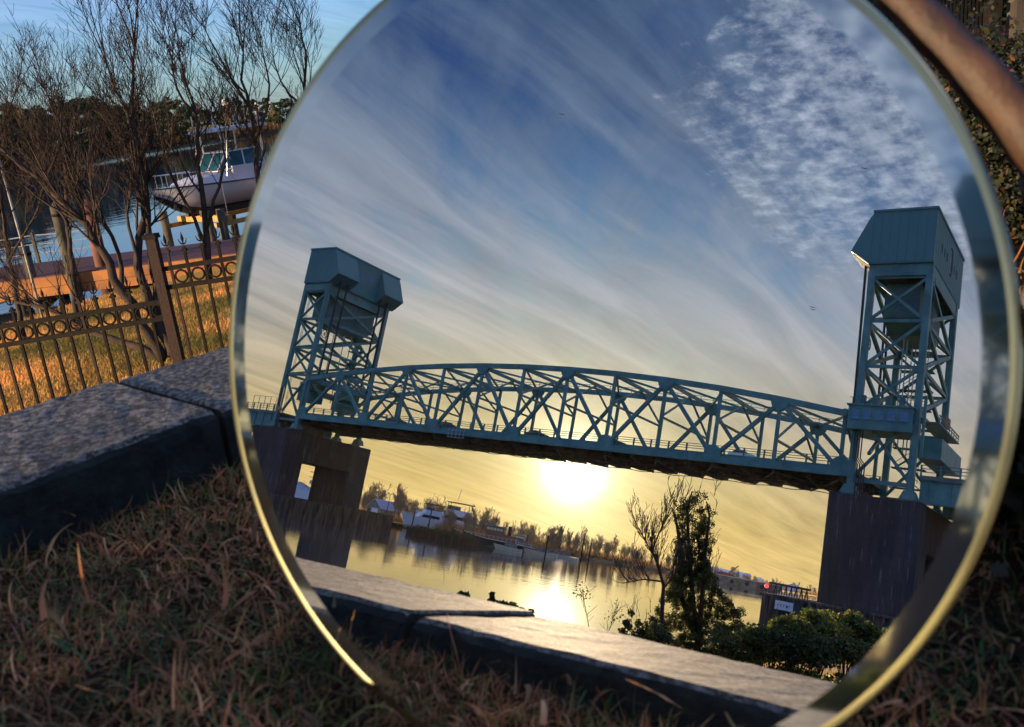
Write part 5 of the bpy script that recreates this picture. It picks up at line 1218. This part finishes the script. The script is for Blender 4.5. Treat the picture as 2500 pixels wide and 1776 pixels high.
bush(1130,1462,16,16,9,800,61,'small leafy weed leftmost above the wall in the mirror',leaf_v,'weed',.034)
bush(1197,1468,10,24,9,800,62,'upright leafy weed above the wall left of the glitter',leaf_v,'weed',.034)
bush(1245,1492,34,14,9,1500,63,'low creeping weed patch on the wall left of the glitter',leaf_v,'weed',.034)
bush(1285,1500,14,18,9,700,64,'pointed weed tuft at the left edge of the sun glitter',leaf_v,'weed',.034)
for k,(x0,y0,x1,y1,lb) in enumerate(((1440,1545,1423,1450,'thin dry weed stalk right of the sun glitter'),(1475,1560,1500,1500,'arching dry weed stalk left of the red brown shrub'))):
    rs3=np.random.RandomState(70+k); a=am(x0,y0,10);a[2]=gz(a); m_=am(x0,y0,10); c=am(x1,y1,10); t=thing('dry_weed',lb,'weed',a); b=MB(); b.tube([a,m_,(m_+c)/2+rs3.normal(0,.02,3),c],[.006,.005,.004,.002],4)
    for j in range(9): shoot(b,rs3,m_+(c-m_)*rs3.uniform(.2,1),np.array([rs3.normal(0,.7),rs3.normal(0,.7),.8]),rs3.uniform(.08,.22),.003,1,kids=(2,),rmin=.0015,sides=3)
    b.build('stalk',bark,t); q=c+rs3.normal(0,.055,(70,3)); leafmesh('seed_heads',q,.018,leaf_b,rs3,t)
# low bank plants in front of the water, on the far side of the planter wall
# birds
for k,(x,y,lb) in enumerate(((1371,280,'tiny dark bird flying high at the middle of the sky'),(1983,751,'lone tiny bird low beside the right tower, upper of two'),(1985,757,'lone tiny bird low beside the right tower, lower of two'),(2110,412,'tiny dark bird in front of the mackerel clouds'))):
    c=am(x,y,150); t=thing('flying_bird',lb,'bird',c,'distant birds'); b=MB(); X=V2[:,0]; Z=np.array([0,0,1.]); Yv=unit(np.cross(X,Z))
    b.sph(c,(.12,.12,.09),6,5); b.build('body',darkw,t)
    for s in (-1,1): b=MB(); b.add([c+X*s*.05,c+X*s*.30+Z*.16+Yv*.1,c+X*s*.55+Z*.02,c+X*s*.28+Z*.08-Yv*.12],[(0,1,2,3)]); b.build('wing',darkw,t)
# ---------- garden boundary at the upper right ----------
def brick_mat():
    m=bpy.data.materials.new('brick'); m.use_nodes=True; t=NT(m.node_tree); b=t.n['Principled BSDF']; tc_=t.a('ShaderNodeTexCoord'); g=t.a('ShaderNodeSeparateXYZ',ins={0:(tc_,'Object')})
    cv=t.a('ShaderNodeCombineXYZ',ins={0:t.m('ADD',(g,0),(g,1)),1:(g,2)})
    br=t.a('ShaderNodeTexBrick',ins={'Vector':cv,'Color1':(.30,.085,.045,1),'Color2':(.17,.06,.04,1),'Mortar':(.09,.07,.06,1),'Scale':1.,'Mortar Size':.012,'Brick Width':.24,'Row Height':.085})
    n=t.a('ShaderNodeTexNoise',ins={'Vector':(tc_,'Object'),'Scale':3,'Detail':5}); r=t.ramp((n,0),[(.3,.5),(.7,1.3)]); mx=t.mix(1.,(br,0),(r,0),'MULTIPLY'); t.l.new(mx.outputs[2],b.inputs['Base Color']); b.inputs['Roughness'].default_value=.9
    bp=t.a('ShaderNodeBump',ins={'Strength':.5,'Distance':.01,'Height':(br,1)}); t.l.new(bp.outputs[0],b.inputs['Normal']); return m
brk=brick_mat()
P0=at(2060,60,19);P1=at(2640,60,19); bw=unit((P1-P0)*[1,1,0]); bn=np.array([-bw[1],bw[0],0]); 
zt_=at(2450,62,19)[2]; O0=np.array([P0[0],P0[1],0.])
def TW(v): v=np.asarray(v,float); return O0+v[:,0:1]*bw+v[:,1:2]*bn+v[:,2:3]*np.array([0,0,1.])
WL=np.linalg.norm((P1-P0)[:2])+14
t=thing('brick_wall','red brick garden wall with a projecting top course behind the finger at the upper right','wall',O0)
b=MB(T=TW); b.box((-2,0,-5),(WL,.3,zt_-.12)); b.build('wall_body',brk,t); b=MB(T=TW); b.box((-2,-.05,zt_-.12),(WL,.35,zt_)); b.build('top_course',brk,t)
rs4=np.random.RandomState(9); q=TW(np.stack([rs4.uniform(-2,WL,26000),rs4.uniform(.5,2.6,26000),zt_-.9+rs4.beta(2,1.6,26000)*2.4],1)); t=thing('clipped_hedge','dark evergreen hedge growing above and behind the brick wall','hedge',TW([[3,1,-.5]])[0]); leafmesh('foliage',q,.11,gcr,rs4,t); b=MB(T=TW)
for k in range(24): b.tube([(k*.9-2,1.5,-.5),(k*.9-1.9,1.5,zt_)],[.05,.03],5)
b.build('stems',bark,t)
# dark house behind
t=thing('brick_house','dark brick house rising behind the hedge at the upper right','house',TW([[6,9,-1]])[0]); b=MB(T=TW); b.box((-4,8,-6),(30,20,12)); b.build('wall',mat('dark_house_wall',(.055,.035,.028),rough=.9,scale=2,var=.3),t)
for k in range(8):
    for z in (1.2,5): b=MB(T=TW); b.box((-2+k*3.6,7.93,z),(-.8+k*3.6,8.0,z+2)); f_=b.build('window',carglass,t); b=MB(T=TW); b.box((-2.1+k*3.6,7.9,z-.12),(-.7+k*3.6,7.98,z)); b.build('sill',whit,f_)
b=MB(T=TW); b.prism([(7.4,12),(20.6,12),(14,16)],0,-4.5,30.5); b.build('roof',mat('slate',(.05,.05,.055),rough=.8),t)
# iron gate posts nearer
for (px_,w_,lb) in ((2418,.085,'square black iron gate post left of the patch of red brick'),(2485,.13,'thick dark timber post at the right edge beside the red brick')):
    p=at(px_,150,6.2); t=thing('gate_post',lb,'post',(p[0],p[1],-.1)); b=MB(); b.box((p[0]-w_*.5,p[1]-w_*.5,-.2),(p[0]+w_*.5,p[1]+w_*.5,1.5)); b.build('post_shaft',iron if w_<.1 else mat('fender_timber',(0,0,0)),t); b=MB(); b.box((p[0]-w_*.62,p[1]-w_*.62,1.5),(p[0]+w_*.62,p[1]+w_*.62,1.55)); b.build('post_cap',iron,t)
t=thing('iron_gate','small black iron gate panel with thin bars glimpsed above the finger','gate',at(2330,200,9)); 
for k in range(16): p=at(2270+k*9,200,9); b=MB(); b.bar((p[0],p[1],.0),(p[0],p[1],1.05),.016); b.build('bar',iron,t)
p=at(2265,200,9);q=at(2412,200,9); b=MB(); b.bar((p[0],p[1],.95),(q[0],q[1],.95),.02,.03); b.bar((p[0],p[1],.15),(q[0],q[1],.15),.02,.03); b.build('rail',iron,t)
# shrubs right of the mirror, the lowest an added stand-in for shade
def direct_bush(px_,py_,dep,rx,ry,n,seed,label,sz=.0105):
    rs=np.random.RandomState(seed); c=at(px_,py_,dep); base=c.copy(); base[2]=0.02; t=thing('evergreen_shrub',label,'shrub',base); L=[];st_=MB()
    for j in range(int(n/60)):
        w_=rs.normal(0,1,3); w_/=np.linalg.norm(w_); q=c+w_*np.array([rx,rx,ry])*rs.uniform(.2,1)**.5; u=rs.normal(0,1,(60,3)); u/=np.linalg.norm(u,axis=1)[:,None]; L.append(q+u*rs.uniform(.2,1,(60,1))*rx*.33)
        if j<16: st_.tube([base,(base+q)/2,q],[.02,.012,.005],4)
    Lc=np.concatenate(L); Lc=Lc[Lc[:,2]>.0]; leafmesh('foliage',Lc,sz,mat_dark,rs,t); st_.build('stems',bark,t)
mat_dark=blade_mat('shrub_leaf',[(0,(.008,.012,.007)),(.6,(.014,.022,.010)),(.93,(.03,.03,.012)),(1,(.12,.05,.02))],.1)
direct_bush(2330,420,2.6,.55,.34,80000,81,'very dark evergreen shrub right behind the mirror rim')
direct_bush(2520,620,2.3,.5,.35,70000,82,'very dark evergreen shrub at the right edge of the photo')
direct_bush(2480,1350,.92,.24,.20,26000,83,'near-black shrub added in place of shade beside the lower right of the mirror',.012)  # dark foliage added where the ground is only in shade
# ---------- photographer (mostly outside the frame): hand reaching past the lens ----------
skin=bpy.data.materials.new('skin'); skin.use_nodes=True; ts=NT(skin.node_tree); bs=ts.n['Principled BSDF']
g_=ts.a('ShaderNodeNewGeometry'); n_=ts.a('ShaderNodeTexNoise',ins={'Vector':(g_,'Position'),'Scale':60,'Detail':6}); r_=ts.ramp((n_,0),[(.3,(.028,.014,.009)),(.7,(.075,.036,.02))]); ts.l.new(r_.outputs[0],bs.inputs['Base Color']); bs.inputs['Roughness'].default_value=.6; n2_=ts.a('ShaderNodeTexNoise',ins={'Vector':(g_,'Position'),'Scale':420,'Detail':5}); wv_=ts.a('ShaderNodeTexWave',ins={'Vector':(g_,'Position'),'Scale':55,'Distortion':9,'Detail':3}); bp_=ts.a('ShaderNodeBump',ins={'Strength':.7,'Distance':.0012,'Height':ts.m('ADD',n2_,ts.m('MULTIPLY',(wv_,1),.12))}); ts.l.new(bp_.outputs[0],bs.inputs['Normal']); bs.inputs['Subsurface Weight'].default_value=.15; bs.inputs['Subsurface Radius'].default_value=(.01,.004,.002); bs.inputs['Subsurface Scale'].default_value=.5
coat=mat('dark_coat',(.018,.018,.022),rough=.9,scale=20,var=.3); trou=mat('dark_trousers',(.02,.022,.03),rough=.9,scale=20,var=.3); hairm=mat('brown_hair',(.06,.035,.02),rough=.6,scale=60,stretch=(1,1,.2))
def skinned(name,verts,edges,radii,matl,parent,root=0,sub=2,org=None):
    og=origin(parent); me=bpy.data.meshes.new(name); me.from_pydata([tuple(np.array(v)-og) for v in verts],edges,[]); me.update(); o=bpy.data.objects.new(name,me); C.objects.link(o); o.parent=parent; me.materials.append(matl)
    m_=o.modifiers.new('skin','SKIN'); m_.use_smooth_shade=True
    lay=me.skin_vertices[0] if me.skin_vertices else None
    for i,r in enumerate(radii): lay.data[i].radius=(r,r) if not hasattr(r,'__len__') else r; lay.data[i].use_root=(i==root)
    s_=o.modifiers.new('sub','SUBSURF'); s_.levels=sub; s_.render_levels=sub
    return o
def flagskin(me):
    pass
PD_=np.array([.30,.80,.46])
PH=np.array([.72,-.62,-.45])+PD_
per=thing('person','crouching person in dark clothes whose blurred finger grips the upper right mirror edge','person',PH)
hip=np.array([.74,-.62,.02])+PD_; chest=np.array([.70,-.50,.42])+PD_; neck=np.array([.67,-.45,.60])+PD_; head=np.array([.64,-.40,.76])+PD_
shL=np.array([.60,-.36,.50])+PD_; shR=np.array([.88,-.54,.50])+PD_; elR=np.array([.98,-.36,.25])+PD_; wrR=np.array([.88,-.18,.10])+PD_
hpL=np.array([.64,-.58,.0])+PD_; hpR=np.array([.84,-.66,.0])+PD_; knL=np.array([.66,-.24,-.12])+PD_; knR=np.array([.92,-.30,-.15])+PD_; anL=np.array([.70,-.52,-.34])+PD_; anR=np.array([.95,-.62,-.34])+PD_; toL=np.array([.66,-.40,-.42])+PD_; toR=np.array([.93,-.50,-.42])+PD_
def dm(px_,py_,extra): return at(px_,py_,-DM/float(NM@ray(px_,py_))+extra)
palm=dm(2790,640,.035); wrL=palm+np.array([.085,.02,-.02]); elL=np.array([.80,.62,.46])
kn=[dm(2640,480,.03),dm(2650,560,.04),dm(2665,640,.05),dm(2690,720,.05)]
fing=[[dm(2640,480,.03),dm(2520,340,.024),dm(2400,200,.020),dm(2270,68,.018),dm(2170,-30,.018)],
      [dm(2650,560,.04),dm(2560,430,.045),dm(2440,300,.05),dm(2340,210,.052)],
      [dm(2665,640,.05),dm(2570,560,.06),dm(2530,470,.065),dm(2520,400,.065)],
      [dm(2690,720,.05),dm(2600,690,.06),dm(2560,640,.06),dm(2550,590,.06)]]
fing[1]=[dm(2650,560,.05),dm(2590,440,.06),dm(2520,340,.062),dm(2480,270,.06)]
thumb=[dm(2740,800,-.01),dm(2640,760,-.03),dm(2556,722,-.025)]
V=[hip,chest,neck,head,shL,elL,wrL,palm,shR,elR,wrR]; R=[.13,.145,.055,(.085,.10),.065,.042,.027,(.026,.03),.065,.042,.028]; E_=[(0,1),(1,2),(2,3),(1,4),(4,5),(5,6),(6,7),(1,8),(8,9),(9,10)]
pr=wrR+np.array([-.02,.07,-.02]); V.append(pr); R.append((.026,.03)); E_.append((10,11))
body=skinned('body',V,E_,R,skin,per,0)
def fingerchain(pts,rad,name):
    b=MB(); P=np.array(pts); n=len(P); q=np.linspace(0,n-1,n*5); 
    from_=np.arange(n); Q=np.stack([np.interp(q,from_,P[:,k]) for k in range(3)],1)
    for _ in range(3): Q[1:-1]=(Q[:-2]+2*Q[1:-1]+Q[2:])/4
    rr=np.interp(q,from_,rad); rr=rr*(1+.05*np.cos(q*2*math.pi)); b.tube(Q,rr,14); b.sph(Q[-1],rr[-1]*1.0,14,9); o_=b.build(name,skin,per,smooth=True); return o_
fingerchain(fing[0],[.0135,.0125,.0112,.0105,.0092],'index_finger')
for i,nm,L_ in ((1,'middle_finger',.0088),(2,'ring_finger',.0084),(3,'little_finger',.0072)): fingerchain([palm*.35+kn[i]*.65]+fing[i],[L_*1.05,L_,L_*.97,L_*.92,L_*.82],nm)
fingerchain([palm]+thumb,[.013,.0115,.0105,.0088],'thumb')
b=MB(); b.tube([palm,palm*.5+kn[0]*.5,kn[0]],[.013,.0115,.0098],12); b.tube([palm,kn[1]],[.013,.0095],12); b.tube([palm,kn[2]],[.013,.009],12); b.tube([palm,kn[3]],[.013,.0085],12); b.build('palm',skin,per,smooth=True)
for j,(dx,dy) in enumerate(((-.030,.0),(-.012,.006),(.006,.006),(.024,0))):
    p=pr+np.array([dx,.03,0]); fingerchain([p,p+np.array([0,.03,-.004]),p+np.array([0,.05,-.02]),p+np.array([0,.048,-.038])],[.009,.0085,.008,.007],'finger')
fingerchain([pr+np.array([-.03,0,0]),pr+np.array([-.052,.02,-.01]),pr+np.array([-.056,.045,-.02])],[.011,.0105,.0085],'thumb')
skinned('coat',[hip,chest,neck-np.array([0,0,.03]),shL,elL,elL*.15+wrL*.85,shR,elR,elR*.15+wrR*.85],[(0,1),(1,2),(1,3),(3,4),(4,5),(1,6),(6,7),(7,8)],[.165,.175,.075,.085,.060,.042,.085,.06,.042],coat,per,0)
skinned('trousers',[hip-np.array([0,0,.03]),hpL,knL,anL,hpR,knR,anR],[(0,1),(1,2),(2,3),(0,4),(4,5),(5,6)],[.15,.095,.075,.05,.095,.075,.05],trou,per,0)
for a_,t_ in ((anL,toL),(anR,toR)):
    b=MB(); b.tube([a_,(a_+t_)/2+(0,0,-.01),t_,t_+(t_-a_)*.35],[.045,.048,.042,.02],10); b.build('shoe',coat,per,smooth=True)
b=MB(); b.sph(head+np.array([.012,-.02,.03]),(.098,.105,.10),16,10); b.build('hair',hairm,per,smooth=True)
fd=unit(np.array([-.92,.30,-.22])); sdv=unit(np.cross(fd,(0,0,1))); 
b=MB(); b.sph(head+fd*.088+sdv*.030+(0,0,.012),.011,8,6); b.sph(head+fd*.088-sdv*.030+(0,0,.012),.011,8,6); b.build('eyes',whit,per,smooth=True)
b=MB(); b.tube([head+fd*.085+(0,0,.015),head+fd*.108+(0,0,-.018),head+fd*.088+(0,0,-.026)],[.007,.011,.009],8); b.build('nose',skin,per,smooth=True)
b=MB(); b.tube([head+fd*.083+sdv*.022-(0,0,.048),head+fd*.092-(0,0,.05),head+fd*.083-sdv*.022-(0,0,.048)],[.004,.007,.004],8); b.build('mouth',mat('lips',(.32,.10,.09)),per,smooth=True)
for s in (-1,1): b=MB(); b.sph(head+sdv*s*.088-(0,0,.005),(.012,.016,.028),8,6); b.build('ear',skin,per,smooth=True)

# ---------- air ----------
def haze_box():
    b=MB(); b.box((-2500,-1500,-12),(700,1500,62)); o=b.build('haze',None)
    m=bpy.data.materials.new('river_haze'); m.use_nodes=True; t=NT(m.node_tree)
    for nd in list(t.n):
        if nd.bl_idname=='ShaderNodeBsdfPrincipled': t.n.remove(nd)
    v=t.a('ShaderNodeVolumePrincipled'); v.inputs['Density'].default_value=HAZE; v.inputs['Anisotropy'].default_value=.78; v.inputs['Color'].default_value=(1,.90,.70,1)
    t.l.new(v.outputs[0],t.n['Material Output'].inputs['Volume']); o.data.materials.clear(); o.data.materials.append(m); tag(o,kind='stuff')
if HAZE: haze_box()
